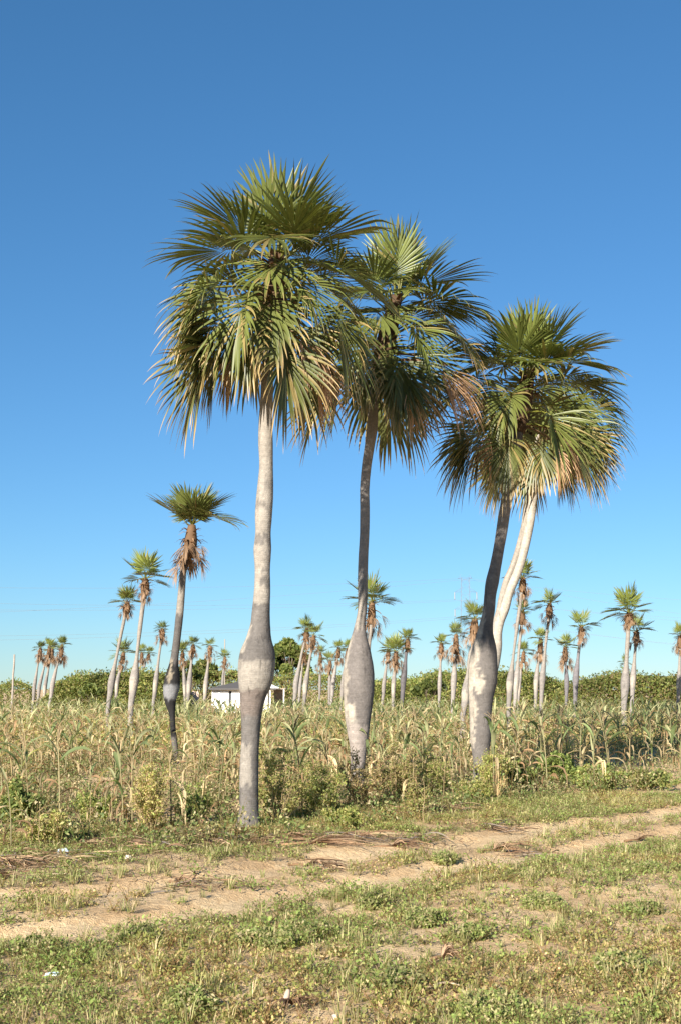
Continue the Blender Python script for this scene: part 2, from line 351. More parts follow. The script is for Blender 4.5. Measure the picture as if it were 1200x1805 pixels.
def frond_meshes(e, age, var, size='big'):
    """shared meshes, one per step of place in the crown, age and variant"""
    aq = round(age * 2) / 2
    if size == 'big':
        q = round(float(np.interp(e, QE, QT)) * 14) / 14; key = (q, aq, var, size)
    else:
        eq = int(round(e / 12.0) * 12); key = (eq, aq, var, size); q = eq / 90.
    if key not in _lib:
        seed = int(q * 3100 + aq * 5770 + var * 7919 + len(size) * 101 + 9000) % 99991
        g = np.random.RandomState(seed)
        if size == 'big':
            ep = float(np.interp(q, QT, [-4, 14, 27, 41, 57, 78])) + g.normal(0, 6); eb = float(np.interp(q, QT, [-84, -70, -44, -6, 40, 76])) + g.normal(0, 8)
            lp = float(np.interp(q, QT, [.80, .86, .76, .58, .42, .32])) * g.uniform(.85, 1.12)
            if aq >= 1.5: kw = dict(e=ep - 5, Rb=1.0, Lp=lp, droop=1.1, arch=30, th=66, cup=.35, age=2, wide=.5, nseg=26, palman=.40, lite=1.9, kink=max(0, ep - 35 - eb))
            else:
                dr = float(np.interp(q, QT, [.95, 1.1, 1.15, .85, .42, .14]))
                bend = max(4, ep - eb)
                kw = dict(e=ep, Rb=float(np.interp(q, QT, [1.16, 1.16, 1.14, 1.08, 1.0, .94])), Lp=lp, droop=dr * g.uniform(.75, 1.3), arch=bend * .35, th=float(np.interp(q, QT, [86, 98, 118, 132, 122, 105])) * g.uniform(.88, 1.1), cup=g.uniform(.05, .35) + .3 * (q < .4), age=aq, kink=bend * .65, palman=g.uniform(.39, .48) + (.08 if q > .6 else 0), nst=9, wide=float(np.interp(q, QT, [.62, .7, .85, 1, 1, 1])), nseg=int(np.interp(q, QT, [30, 31, 34, 36, 35, 33])))
            b, p = make_frond(seed, **kw)
            _lib[key] = (b.mesh('frond', M_PALM if aq < 1.5 else M_DRY), p.mesh('petiole', M_PALM if aq < 1.5 else M_DRY))
        else:
            if aq >= 1.5: kw = dict(Rb=.62, Lp=.46, droop=1.8, arch=60, th=70, cup=.5, age=2, wide=.5, nseg=14, nst=6, palman=.35, kink=25, pet_r=.018)
            else: kw = dict(Rb=.95, Lp=.45, droop=(.12 + 1.3 * aq) * g.uniform(.8, 1.3), arch=8 + 22 * aq, th=g.uniform(90, 125), cup=g.uniform(.1, .35), age=aq * .6, nseg=24, nst=6, pet_r=.02, kink=20 * aq, palman=.5, lite=1.3)
            b, p = make_frond(seed, eq, **kw)
            V1, C1, Q1, T1 = p.arrays(); b.add(V1, C1, Q1, T1)
            _lib[key] = (b.mesh('frond', M_PALM if aq < 1.5 else M_DRY), None)
    return _lib[key]
def put_frond(root, base, p, e, az, age, var, size='big', s=1.0, name=None):
    b, pt = frond_meshes(e, age, var, size)
    nm = name or ('dead_frond' if age >= 1.5 else 'frond')
    o = link(nm, b, root, Vector(p) - base, az, s)
    if pt is not None: link('petiole', pt, o)
    return o

# ------------------------------------------------------------------ palm trunks
GREY, PALE, DARK, BLACK, CREAM = np.array((.122, .110, .100)), np.array((.275, .245, .208)), np.array((.105, .095, .088)), np.array((.018, .017, .017)), np.array((.40, .35, .285))
def trunk_arrays(prof, Y, stain_shade_bands, base_col, base, step=.028, n=36, seed=1, Ytop=None, rings=.012):
    """prof: (px, py, width in px) from base to top at distance Y (Ytop at its upper end)"""
    prof = sorted(prof, key=lambda q: -q[1]); ys = np.array([q[1] for q in prof], float)
    dep = np.interp(ys, [ys[-1], ys[0]], [Ytop or Y, Y])
    C = np.array([at(q[0], q[1], d) for q, d in zip(prof, dep)])
    r = np.array([(at(q[0] + q[2] / 2, q[1], d) - at(q[0] - q[2] / 2, q[1], d)).length / 2 for q, d in zip(prof, dep)])
    L = np.concatenate([[0], np.cumsum(np.linalg.norm(np.diff(C, axis=0), axis=1))])
    m = int(L[-1] / step) + 2; s = np.linspace(0, L[-1], m)
    def ci(y):                                            # smooth curve through the profile
        tg = np.gradient(y, L); k = np.clip(np.searchsorted(L, s) - 1, 0, len(L) - 2); h = L[k + 1] - L[k]; t = (s - L[k]) / h
        return ((2 * t**3 - 3 * t**2 + 1) * y[k] + (t**3 - 2 * t**2 + t) * h * tg[k] + (-2 * t**3 + 3 * t**2) * y[k + 1] + (t**3 - t**2) * h * tg[k + 1])
    P = np.stack([ci(C[:, 0]), ci(C[:, 1]), ci(C[:, 2])], 1); rr = ci(r); py = ci(ys)
    a = np.arange(n) / n * 2 * math.pi; mbt = MB(); V = np.zeros((m, n, 3)); CC = np.zeros((m, n, 3))
    for i in range(m):
        for j in range(n):
            ca, sa = math.cos(a[j]), math.sin(a[j])
            nz = mnoise.noise((ca * 1.3 + seed * 7, sa * 1.3, s[i] * 2.2)); n2 = mnoise.noise((ca * 3 + seed * 3, sa * 3, s[i] * 11))
            rad = rr[i] * (1 + .034 * nz + rings * n2 + rings * .6 * math.sin(s[i] * 52 + nz * 9) * .25)
            if s[i] < .25: rad *= 1 + .25 * (1 - s[i] / .25) ** 2 * (.6 + .6 * mnoise.noise((ca * 4, sa * 4, seed)))
            V[i, j] = P[i] + np.array((ca * rad, sa * rad, 0)) - np.array(base)
            fx = ca; cc = base_col * (1 + .18 * nz)          # fx: -1 the side to the left .. 1 to the right
            j1 = mnoise.noise((ca * 2.2 + seed, sa * 2.2, s[i] * 4)) + .6 * mnoise.noise((ca * 6 + seed, sa * 6, s[i] * 16))
            for (y0, y1, sc_, amt, f0, f1, jag) in stain_shade_bands:
                yy = py[i] + jag * 9 * j1; ff = fx + jag * .16 * j1
                w = float(smooth(y0 - 3, y0 + 3, yy)) * (1 - float(smooth(y1 - 3, y1 + 3, yy))) * float(smooth(f0 - .06, f0 + .06, ff)) * (1 - float(smooth(f1 - .06, f1 + .06, ff))) * amt
                cc = cc * (1 - w) + sc_ * w
            CC[i, j] = cc
    i = np.arange(m - 1)[:, None, None] * n; j = np.arange(n)[None, :, None]; k = (np.arange(n) + 1)[None, :, None] % n
    mbt.add(V.reshape(-1, 3), CC.reshape(-1, 3), Q=np.concatenate([i + j, i + k, i + n + k, i + n + j], 2).reshape(-1, 4))
    return mbt, P, rr
def fibre_core(p0, p1, r0, base, seed, c=BROWN, n_boot=26):
    """matted leaf bases round the top of the stem"""
    g = np.random.RandomState(seed); m = MB(); p0, p1 = np.array(p0), np.array(p1); L = np.linalg.norm(p1 - p0)
    k = 12; t = np.linspace(0, 1, k)
    m.tube(p0 + (p1 - p0) * t[:, None] - np.array(base), r0 * (1 + .7 * np.sin(t * 2.6)) * (1 - .45 * t), c * .55, n=10)
    for i in range(n_boot):
        tt = g.uniform(0, .92); az = g.uniform(0, 6.283); q = p0 + (p1 - p0) * tt - np.array(base)
        d = np.array((math.cos(az), math.sin(az), g.uniform(-.2, .9))); d /= np.linalg.norm(d); ln = g.uniform(.12, .3) * (r0 / .09) ** .5
        rr = r0 * (1.1 + .5 * math.sin(tt * 2.6)) * (1 - .4 * tt)
        pts = np.array([q + d * rr * .6, q + d * (rr + ln * .5), q + d * (rr + ln) + np.array((0, 0, -ln * .35))])
        l = np.cross(d, (0, 0, 1.)); l /= np.linalg.norm(l) + 1e-6
        m.strip(pts, np.array([l * .035, l * .025, l * .006]), np.array([np.cross(d, l)] * 3), c * g.uniform(.6, 1.5))
    return m

def big_palm(label, group, prof, Y, Ytop, stain_shade_bands, base_col, crown, seed, keys=(), skip=None):
    prof = list(prof); bx, by = prof[0][0], prof[0][1]
    b0 = at(bx, by, Y); base = Vector((b0.x, b0.y, gz(b0.x, b0.y) - .03))
    root = empty('belly_palm', base, label, 'palm tree', group)
    mbt, P, rr = trunk_arrays(prof, Y, stain_shade_bands, base_col, base, seed=seed, Ytop=Ytop)
    mbt.build('trunk', M_BARK, root)
    g = np.random.RandomState(seed * 13 + 5)
    (cx0, cy0), (cx1, cy1), Yc, nf, sz = crown['low'], crown['top'], crown['Y'], crown['n'], crown['s']
    p0, p1 = np.array(at(cx0, cy0, Yc)), np.array(at(cx1, cy1, Yc))
    fibre_core(p0 - (p1 - p0) * .12, p1, .135, base, seed, BROWN * .8, 60).build('fibre_sheath', M_DRY, root)
    # the unopened spear leaf
    sp = MB(); d = (p1 - p0) / np.linalg.norm(p1 - p0); tt = np.linspace(0, 1, 7)
    sp.tube(p1 + d * tt[:, None] * .75 * sz - np.array(base), .022 * (1 - tt) + .004, G_YOUNG * 1.3, n=6); sp.build('spear_leaf', M_PALM, root)
    for i in range(nf):
        t = (i + .5) / nf; az = i * 2.39996 + g.normal(0, .22) + seed
        e = crown.get('e0', -62) + (crown.get('e1', 66) - crown.get('e0', -62)) * t ** 1.25 + g.normal(0, 6)
        age = float(np.clip(1.05 - 1.25 * t + g.normal(0, .12), 0, 1))
        p = p0 + (p1 - p0) * (t * .95) + np.array((math.cos(az), math.sin(az), 0)) * .06
        if skip and skip(math.degrees(az) % 360, e): continue
        put_frond(root, base, p, e, az, age, int(g.randint(4)), s=sz * g.uniform(.78, 1.12))
    for (t, e, azd, age, s) in keys:
        p = p0 + (p1 - p0) * t + np.array((math.cos(R(azd)), math.sin(R(azd)), 0)) * .06
        put_frond(root, base, p, e, R(azd), age, int(g.randint(3)), s=sz * s)
    return root

P1 = [(438, 1456, 40), (439, 1440, 36), (439, 1400, 34), (439.5, 1350, 33), (442, 1300, 32.5), (444, 1250, 39.5), (447, 1225, 48), (449.7, 1210, 57), (452, 1180, 66), (454, 1150, 62), (456, 1125, 45),
      (459, 1100, 35), (460, 1080, 32), (462.5, 1040, 28.5), (463, 1000, 27.5), (463, 970, 31.5), (464, 940, 27.5), (465, 910, 30), (466.8, 880, 30), (468.5, 850, 27), (469.5, 820, 24), (468.6, 780, 25.5),
      (468.5, 740, 24), (470.6, 700, 22.5), (472, 660, 21), (476, 600, 20), (480, 560, 18)]
S1 = [(640, 1065, PALE, .92, -2, 2, .6), (1165, 1216, PALE, .95, -2, 2, .9), (1313, 1385, PALE, .8, -2, .3, 1.5), (1216, 1262, np.array((.165, .13, .11)), .7, -2, 2, .6),
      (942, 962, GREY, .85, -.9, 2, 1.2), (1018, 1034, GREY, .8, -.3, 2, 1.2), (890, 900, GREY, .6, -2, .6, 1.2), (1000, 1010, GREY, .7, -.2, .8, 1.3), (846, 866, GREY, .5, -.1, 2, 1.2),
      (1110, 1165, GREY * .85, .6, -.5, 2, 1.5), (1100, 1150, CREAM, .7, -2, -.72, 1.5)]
CREAMY = [(1085, 1160, CREAM, .8, -2, -.6, 1.6)]
P2 = [(627, 1402, 28), (630.5, 1350, 25), (631.6, 1320, 29.5), (631, 1290, 39), (631, 1260, 47), (631.8, 1230, 53), (632, 1200, 54.5), (631.8, 1170, 50), (632.4, 1140, 37.5), (633, 1120, 26), (634.6, 1100, 18.5),
      (637.7, 1080, 16.5), (639, 1050, 17), (639, 1020, 17.5), (640, 980, 17), (642, 940, 16.7), (642.8, 900, 17), (642.5, 860, 16.7), (646, 820, 17), (652, 780, 18), (655, 760, 19), (657.5, 720, 17.5), (664, 660, 17), (672, 610, 16)]
S2 = [(600, 1044, np.array((.25, .225, .205)), .8, -2, 2, .6), (1040, 1108, PALE, .85, -2, .5, 1.2), (1120, 1240, CREAM * .95, .75, -2, -.78, 1.0), (1240, 1278, CREAM, .9, -2, -.32, 1.2), (1260, 1320, PALE * .85, .6, -2, .0, 1.5), (1278, 1345, np.array((.33, .28, .25)), .6, -2, 2, 1)]  # first band: light painted into the shaded upper trunk; the rest are bark patches
P3 = [(848, 1388, 31), (847, 1340, 29), (846, 1300, 36.5), (845.6, 1260, 39.5), (846.5, 1230, 45), (849.5, 1200, 52), (850.7, 1170, 51), (853, 1140, 42), (854, 1115, 28.5), (856, 1100, 24), (861, 1075, 21), (863, 1050, 21),
      (867, 1025, 23.5), (872, 1000, 21), (877.7, 970, 19.5), (883, 940, 20), (889, 900, 20), (897, 860, 19.5), (902, 835, 18.5), (910, 780, 18), (918, 730, 17)]
S3 = [(1078, 1315, CREAM * .92, .85, -2, -.5, 2.0), (1315, 1400, GREY * 1.2, .6, -2, 2, 1.5), (1190, 1225, CREAM, .85, -2, .0, 2.0), (960, 1075, np.array((.15, .14, .135)), .8, -2, 2, 1), (780, 960, np.array((.23, .205, .185)), .8, -2, 2, 1), (1100, 1125, GREY * .7, .6, -.2, 2, 1)]  # mid-trunk band: crown shadow put into the bark colour as grey
PB1 = [(832, 1327, 20), (836, 1300, 20), (846, 1250, 24), (858, 1200, 28), (866, 1170, 27), (872, 1140, 24), (875, 1115, 18.5), (878.5, 1100, 17.5), (888, 1075, 17.5), (895, 1050, 16), (904.5, 1025, 16.5), (914.5, 1000, 15.5),
       (925, 960, 16), (933, 920, 16), (938, 880, 15), (941, 845, 14), (946, 800, 13), (950, 760, 13)]
PB2 = [(838, 1323, 16), (842, 1290, 16), (848, 1240, 18), (856, 1190, 21), (864, 1140, 18), (873, 1100, 13.5), (880, 1075, 13), (885, 1050, 13), (892, 1025, 13.5), (904.5, 995, 13), (917, 955, 13), (926, 915, 13), (930, 880, 12), (932, 840, 12), (934, 800, 11)]

big_palm('tallest belly palm with pale banded round bulge, nearest the dirt track', 'big belly palms at the field edge', P1, 16.15, 16.15, S1, GREY * 1.05,
         dict(low=(477, 588), top=(490, 446), Y=16.15, n=31, s=.94, e0=-58, e1=44), 3,
         keys=[(1.0, 80, -80, .0, 1.02), (1.0, 72, -125, 0, .95), (1.0, 70, -40, 0, 1.0), (1.0, 60, 75, .0, .95), (.3, -30, -90, .5, .85), (.05, -44, -65, 1, .85), (.05, -40, -118, 1, .85), (.2, -34, -150, 1, .95), (.98, 52, 192, .0, .88), (.9, 24, 170, .5, .88), (.72, 12, 185, .5, 1.1), (.95, 50, 12, .0, 1.0),
               (.8, -2, -92, .5, .95), (.9, 30, -12, .5, 1.08), (.5, -24, 205, 1, 1.08), (.3, -36, 192, 1, 1.12), (.1, -52, 200, 1, 1.2), (.15, -40, 178, 1, 1.08), (.5, -14, -12, .5, 1.1), (.0, -48, -20, 2, .95), (.0, -50, 20, 2, .95), (.02, -48, 150, 2, .85), (.0, -44, -45, 2, .8)])
big_palm('slender belly palm with long smooth grey bulge and dead fronds beneath its crown', 'big belly palms at the field edge', P2, 20.6, 20.6, S2, np.array((.145, .128, .117)),
         dict(low=(666, 668), top=(698, 522), Y=20.6, n=33, s=1.0, e0=-58, e1=46), 7,
         keys=[(1.0, 78, -110, 0, 1.0), (1.0, 74, -60, 0, .98), (.2, -36, -95, .5, .9), (.05, -46, -75, 1, .85), (1.0, 62, -40, 0, 1.05), (.98, 60, 150, 0, .95), (.97, 50, 15, 0, 1.05), (.9, 24, 5, .5, 1.08), (.8, 16, -15, .5, 1.05), (.2, -40, -25, 2, 1.15), (.3, -30, -8, 2, 1.2), (.15, -50, -50, 2, 1.0), (.5, -12, -20, 1, 1.1),
               (.25, -36, -140, 1, 1.05), (.15, -60, -70, 1, 1.0)])
big_palm('leaning belly palm with stout cream patched bulge beside the paired white trunks', 'big belly palms at the field edge', P3, 22.4, 22.4, S3, np.array((.130, .116, .106)),
         dict(low=(914, 750), top=(931, 652), Y=22.4, n=26, s=.98, e0=-52, e1=46), 12,
         keys=[(1.0, 80, -92, 0, 1.0), (1.0, 74, -50, 0, 1.0), (1.0, 72, -140, 0, .95),  (1.0, 66, -10, 0, 1.05), (1.0, 60, 150, 0, .95), (.98, 52, 170, 0, .95), (.97, 52, -30, 0, 1.0), (.9, 22, 0, .5, 1.1), (.85, 16, -35, .5, 1.1), (.8, -6, -85, .5, .95), (.6, 2, -5, .5, 1.12), (.85, 20, 190, .5, .95),
               (.1, -55, 195, 1, 1.0), (.2, -46, 180, 1, 1.05), (.0, -48, -30, 2, .95), (.0, -50, 10, 2, .95), (.02, -50, 215, 2, .9), (.05, -40, 172, 1, 1.15), (.0, -52, 188, 1, 1.15)])
big_palm('slim white trunked palm leaning out from behind the stout leaning palm', 'big belly palms at the field edge', PB1, 34.0, 33.0, [], np.array((.37, .33, .275)),
         dict(low=(951, 790), top=(985, 690), Y=33, n=27, s=1.28, e0=-58, e1=26), 21, keys=[(.3, -48, -60, 1, 1.05), (.3, -50, -20, 1, 1.1), (.2, -56, -40, 1, 1.1), (.4, -36, 0, 1, 1.1)])
big_palm('thinner pale trunk twinned with the slim white trunked palm, on its left side', 'big belly palms at the field edge', PB2, 35.0, 34.0, [], np.array((.28, .245, .205)),  # shadow on this twin is put into its darker bark colour
         dict(low=(935, 800), top=(940, 735), Y=34, n=14, s=1.15, e0=-60, e1=20), 25)

# ------------------------------------------------------------------ smaller palms across the field
def small_palm(label, prof, Y, gp, skirt_y, top_y, stain_shade_bands, base_col, seed, fan, nfan=9, nskirt=9, group='palms scattered across the maize field', n=16, step=.07, keys=(), big=False):
    b0 = at(prof[0][0], prof[0][1], Y); base = Vector((b0.x, Y, -.03))
    g = np.random.RandomState(seed); root = empty('belly_palm', base, label, 'palm tree', group)
    pr = list(prof) + [(gp[0] + (gp[0] - prof[-1][0]) * -.0, gp[1], prof[-1][2] * .8)]
    # foot of the trunk, hidden in the maize
    pg = at(prof[0][0], prof[0][1], Y); zf = HOR + EYE * F / Y
    if zf > prof[0][1] + 6: pr = [(prof[0][0] - (prof[1][0] - prof[0][0]) * .3, zf, prof[0][2] * 1.05)] + pr
    base = Vector((at(pr[0][0], pr[0][1], Y).x, Y, -.03)); root.location = base
    mbt, P, rr = trunk_arrays(pr, Y, stain_shade_bands, base_col, base, step=step, n=n, seed=seed, rings=.02)
    mbt.build('trunk', M_BARK, root)
    p0, p1 = np.array(at((gp[0] * 2 + prof[-1][0]) / 3, skirt_y - (skirt_y - gp[1]) * .35, Y)), np.array(at(gp[0], gp[1], Y))
    mpp = Y / F
    rc = max(.11, prof[-1][2] * .80 * mpp)
    fibre_core(p0, p1, rc, base, seed, BROWN * 1.25, 34).build('fibre_sheath', M_DRY, root)
    s = (gp[1] - top_y) * mpp / 1.12
    for i in range(nfan):
        t = (i + .5) / nfan; az = i * 2.39996 + seed * 1.7 + g.normal(0, .3)
        e = (34 + 48 * t if big else 2 + 80 * t ** .8) + g.normal(0, 6); age = 0 if t > .45 else .5
        put_frond(root, base, p1 - (p1 - p0) * .12 * (1 - t), e, az, age, int(g.randint(3)), 'small' if not big else 'big', s * g.uniform(.88, 1.1) * fan * (.88 if big else 1))
    for (e, azd, age, s2) in keys: put_frond(root, base, p1, e, R(azd), age, 1, 'small' if not big else 'big', s * s2 * (.8 if big else 1))
    L = (skirt_y - gp[1]) * mpp
    for i in range(nskirt):
        t = (i + .5) / nskirt; az = i * 2.39996 + seed + g.normal(0, .3)
        put_frond(root, base, p0 + (p1 - p0) * t * .7, 20 - 40 * g.rand(), az, 2, int(g.randint(3)), 'small', max(.30, L * .66) * g.uniform(.7, 1.1))
    return root
PM = [(309, 1350, 14), (310, 1330, 11), (306, 1290, 10), (304, 1260, 10.5), (301, 1237, 20), (303, 1210, 29), (305, 1190, 25), (307, 1170, 16.5), (312, 1130, 13.5), (317, 1085, 13.5), (322, 1025, 12), (326, 985, 11)]
SM = [(1163, 1300, BLACK, .96, -2, 2, 1.0), (1086, 1170, DARK * .8, .8, -2, 2, .6), (1207, 1232, np.array((.19, .19, .195)), 1, -2, 2, .5), (1300, 1330, DARK, .6, -2, 2, 1), (1165, 1195, np.array((.3, .25, .18)), .7, -.7, -.1, 2.5), (1000, 1086, PALE * .85, .8, -2, 2, .8)]
small_palm('mid sized palm with charred black bulge and brown skirt, left of the tallest palm', PM, 30.0, (339, 925), 1015, 848, SM, GREY, 2, 1.0, nfan=11, nskirt=17, n=28, step=.035, big=True,
           keys=[(38, -10, .5, 1.15), (20, -30, .5, 1.15), (66, 165, 0, 1.05), (44, 172, .5, .95)], group=None)
BG = [  # label, gp, top, skirt, (belly x, y, w), base x, Y, tint
 ('tall thin palm just left of the charred palm, belly pale below', (257, 1020), 978, 1062, (237, 1200, 17), 232, 44, 1.15),
 ('palm leaning right with grey belly, second left of the charred palm', (225, 1062), 1035, 1092, (197, 1203, 13), 192, 47, 1.0),
 ('leftmost palm of the far clump beside the bare post', (72, 1142), 1130, 1170, (61, 1213, 7), 58, 85, 1.0),
 ('second palm from the bare post, leaning right in the far clump', (88, 1138), 1123, 1172, (70, 1210, 7), 66, 88, 1.05),
 ('third palm from the bare post, close behind its leaning neighbour', (93, 1142), 1128, 1174, (80, 1211, 7), 77, 90, .95),
 ('fourth palm from the bare post with drooping frond, belly white below', (110, 1136), 1122, 1172, (93, 1207, 8.5), 88, 80, 1.2),
 ('short full crowned palm between two tall thin leaning trunks', (218, 1150), 1128, 1180, (207, 1205, 7.5), 204, 72, 1.0),
 ('small far palm rising straight over the scrub left of the charred palm', (251, 1150), 1137, 1172, (245, 1195, 5), 243, 96, 1.1),
 ('small far palm bent strongly right over the scrub', (263, 1152), 1140, 1170, (250, 1190, 5), 243, 98, 1.1),
 ('medium palm close on the left of the charred trunk', (287, 1108), 1095, 1138, (275, 1203, 9.5), 271, 62, 1.0),
 ('palm half hidden behind the charred trunk', (322, 1148), 1130, 1175, (326, 1208, 7), 327, 80, .95),
 ('palm just right of the charred trunk with slim grey belly', (341, 1136), 1122, 1162, (334, 1205, 9.5), 331, 72, .95),
 ('palm standing before the pinkish wall left of the white house', (371, 1138), 1125, 1165, (363, 1208, 8.5), 360, 75, 1.1),
 ('small tufted palm in front of the thin mast by the house', (397, 1158), 1145, 1180, (393, 1198, 4.5), 391, 96, 1.0),
 ('taller palm of the leaning pair right of the white house', (541, 1108), 1088, 1142, (522, 1203, 10), 519, 62, 1.1),
 ('shorter palm of the leaning pair right of the white house', (553, 1120), 1097, 1150, (539, 1206, 10), 536, 66, 1.0),
 ('thin trunk squeezed between the leaning pair right of the house', (536, 1150), 1136, 1172, (529, 1212, 6), 526, 70, 1.15),
 ('small far palm with pale tuft right of the leaning pair', (565, 1150), 1137, 1185, (564, 1205, 5), 563, 96, 1.0),
 ('palm with white belly just left of the long grey bulge', (597, 1142), 1128, 1170, (587, 1205, 8), 584, 74, 1.3),
 ('low brown skirted palm left of the white bellied one', (582, 1164), 1148, 1188, (581, 1208, 6), 580, 90, 1.0),
 ('palm with its crown cut by the long grey bulge', (613, 1142), 1128, 1172, (604, 1205, 8), 601, 76, 1.0),
 ('palm whose crown shows right behind the neck of the slender palm', (655, 1060), 1018, 1122, (647, 1200, 15), 645, 42, 1.05),
 ('brown skirted palm first to the right of the long grey bulge', (684, 1145), 1125, 1172, (676, 1207, 7.5), 673, 72, 1.05),
 ('wide crowned palm in the middle of three right of the long bulge', (697, 1148), 1122, 1186, (693, 1208, 8.5), 692, 66, 1.1),
 ('dark trunked palm, third to the right of the long grey bulge', (718, 1126), 1108, 1152, (711, 1195, 11), 708, 66, .5),
 ('thin palm with a small brown tuft, left of the palms below the pylon', (777, 1133), 1117, 1162, (774, 1205, 7.5), 773, 68, 1.2),
 ('palm with a thick brown skirt standing just left of the pylon', (803, 1118), 1098, 1172, (799, 1200, 11), 797, 58, 1.25),
 ('palm before the pylon, trunk partly hidden by the stout bulge', (836, 1090), 1062, 1148, (821, 1220, 17), 816, 42, 1.05),
 ('tall palm close to the paired white trunks, thin brown skirt', (921, 1018), 988, 1058, (898, 1203, 13.5), 896, 48, .95),
 ('pale trunked palm behind the tall one near the paired white trunks', (920, 1076), 1058, 1115, (909, 1200, 11), 907, 54, 1.3),
 ('short palm half hidden by the pale trunks near the paired white trunks', (922, 1148), 1130, 1180, (914, 1208, 7), 912, 80, 1.1),
 ('tall palm with orange brown skirt right of the paired white trunks', (968, 1064), 1037, 1103, (955, 1195, 11), 953, 52, 1.05),
 ('palm just left of the tall orange skirted one', (952, 1126), 1107, 1165, (944, 1200, 9.5), 943, 64, 1.1),
 ('dark shaded palm with thin drooping fronds, right of the orange skirted one', (995, 1140), 1117, 1180, (998, 1203, 8.5), 997, 62, .7),  # shade on this palm painted in as darker bark
 ('yellow crowned palm with dark blue grey belly', (1024, 1104), 1077, 1138, (1014, 1195, 11.5), 1013, 62, .75),
 ('tall stout palm with wide crown standing before the right scrub', (1108, 1080), 1040, 1112, (1101, 1205, 17), 1099, 52, 1.0),
 ('slimmer palm right beside the tall stout one', (1121, 1112), 1085, 1145, (1115, 1195, 11), 1113, 55, 1.1),
 ('tiny far palm behind the tall stout trunk', (1102, 1167), 1155, 1188, (1099, 1205, 4.5), 1098, 98, 1.0),
 ('palm cut by the right edge of the photo', (1198, 1120), 1098, 1155, (1196, 1203, 9.5), 1194, 60, 1.05)]
for i, (lab, gp, top, sk, (bx, by, bw), basex, Y, tint) in enumerate(BG):
    g = random.Random(i * 7 + 3); dx = (gp[0] - bx) / (by - gp[1])
    nw = bw * .5
    prof = [(basex, max(1238, by + 34), bw * .62), (basex + (bx - basex) * .6, by + 18, bw * .78), (bx, by, bw), (bx + dx * 13, by - 14, bw * .86),
            (bx + dx * 30, by - 30, nw * 1.05), (bx + (gp[0] - bx) * .55, by - (by - gp[1]) * .55, nw * .92), (gp[0] - dx * (sk - gp[1]) * .8, sk - 4, nw * .9)]
    prof = [q for k, q in enumerate(prof) if k < 3 or q[1] > sk - 6]
    prof = sorted({round(q[1]): q for q in prof}.values(), key=lambda q: -q[1])
    bc = GREY * 1.75 * tint if tint >= .8 else np.array((.13, .12, .125)) * tint / .6
    st = [(gp[1], by - 20, PALE * .9 * min(1, tint + .1), .7, -2, 2, .4)] if tint > .8 else []
    if g.random() < .45 and tint > .8: st.append((by - 2, by + 16, CREAM, .75, -2, .5, .3))
    small_palm(lab, prof, Y, gp, sk, top, st, bc, i + 11, 1.0, nfan=g.choice([7, 8, 9, 10]), nskirt=g.choice([11, 12, 13, 14]), n=12, step=.16, keys=[(24, g.choice([0, 10, 170, 185, -20]), .5, 1.05)])

# ------------------------------------------------------------------ scrub and trees behind the field
GREEN_D, GREEN_M, OLIVE, STRAW, RUST = np.array((.085, .112, .030)), np.array((.180, .205, .055)), np.array((.29, .27, .09)), np.array((.42, .31, .15)), np.array((.24, .13, .06))
def leaves_at(mb_, P, size, colr, g, up=.35, lx=2.0):
    """scatter diamond leaves at points P; size and colr one per point"""
    n = len(P); d = g.normal(size=(n, 3)); d /= np.linalg.norm(d, axis=1, keepdims=True)
    u = g.normal(size=(n, 3)) + np.array((0, 0, up)); l = np.cross(d, u); l /= np.linalg.norm(l, axis=1, keepdims=True) + 1e-6
    sz = np.asarray(size).reshape(-1, 1); d = d * sz * lx / 2; l = l * sz / 2
    V = np.stack([P - d, P + l - d * .1, P + d, P - l - d * .1], 1).reshape(-1, 3)
    mb_.add(V, np.repeat(colr, 4, axis=0), Q=np.arange(4 * n).reshape(-1, 4))
def mix3(g, n, cols, w):
    k = g.choice(len(cols), n, p=np.array(w) / sum(w)); return np.array(cols)[k] * g.uniform(.7, 1.25, (n, 1))
def thicket(label, tops, Y0, Y1, seed, n, dry=.15, group='scrub thickets behind the field'):
    """tops: (px, py) outline of the scrub's top at distance Y0"""
    g = np.random.RandomState(seed); m = MB(); xs = [t[0] for t in tops]; ys = [t[1] for t in tops]
    px = g.uniform(xs[0], xs[-1], n); f = g.rand(n); Yd = Y0 + (Y1 - Y0) * f
    X = (px - CX) / F * Y0 * (1 + (Yd / Y0 - 1) * .6)
    ht = EYE + (HOR - np.interp(px, xs, ys)) / F * Y0
    ht = ht * (.80 + .32 * fnoise(X, Yd, 3.0, seed) + .16 * (fnoise(X, Yd, .9, seed + 9) - .5)) + .1
    ht = ht * smooth(-.02, .16, f) ** .6 * (1 - .15 * f)
    z = ht * (1 - g.rand(n) ** 2.4 * .9)
    spr = g.rand(n) < .05; z = np.where(spr, ht * g.uniform(1.0, 1.14, n), z)
    P = np.stack([X + g.normal(0, .1, n), Yd + g.normal(0, .15, n), z], 1)
    tone = fnoise(X, z * 2 + Yd, 2.2, seed + 3)[:, None]
    c = mix3(g, n, [GREEN_D * 1.5, GREEN_M * 1.1, OLIVE, STRAW * .6], [.25, .45, .3, dry * .5]) * (.6 + .8 * tone)
    leaves_at(m, P, g.uniform(.05, .13, n), c, g, up=.8)
    # thin twigs standing out of the top
    for i in range(n // 160):
        k = g.randint(n); q = np.array((P[k, 0], P[k, 1], ht[k] * .85)); d = np.array((g.normal(0, .25), g.normal(0, .2), 1.)) * g.uniform(.25, .6)
        m.tube(np.array([q, q + d * .6, q + d]), np.array([.012, .009, .004]), np.array((.2, .16, .1)), n=3, cap=False)
    return tag(m.build('scrub_thicket', M_HERB), label, 'scrub', group, 'stuff')
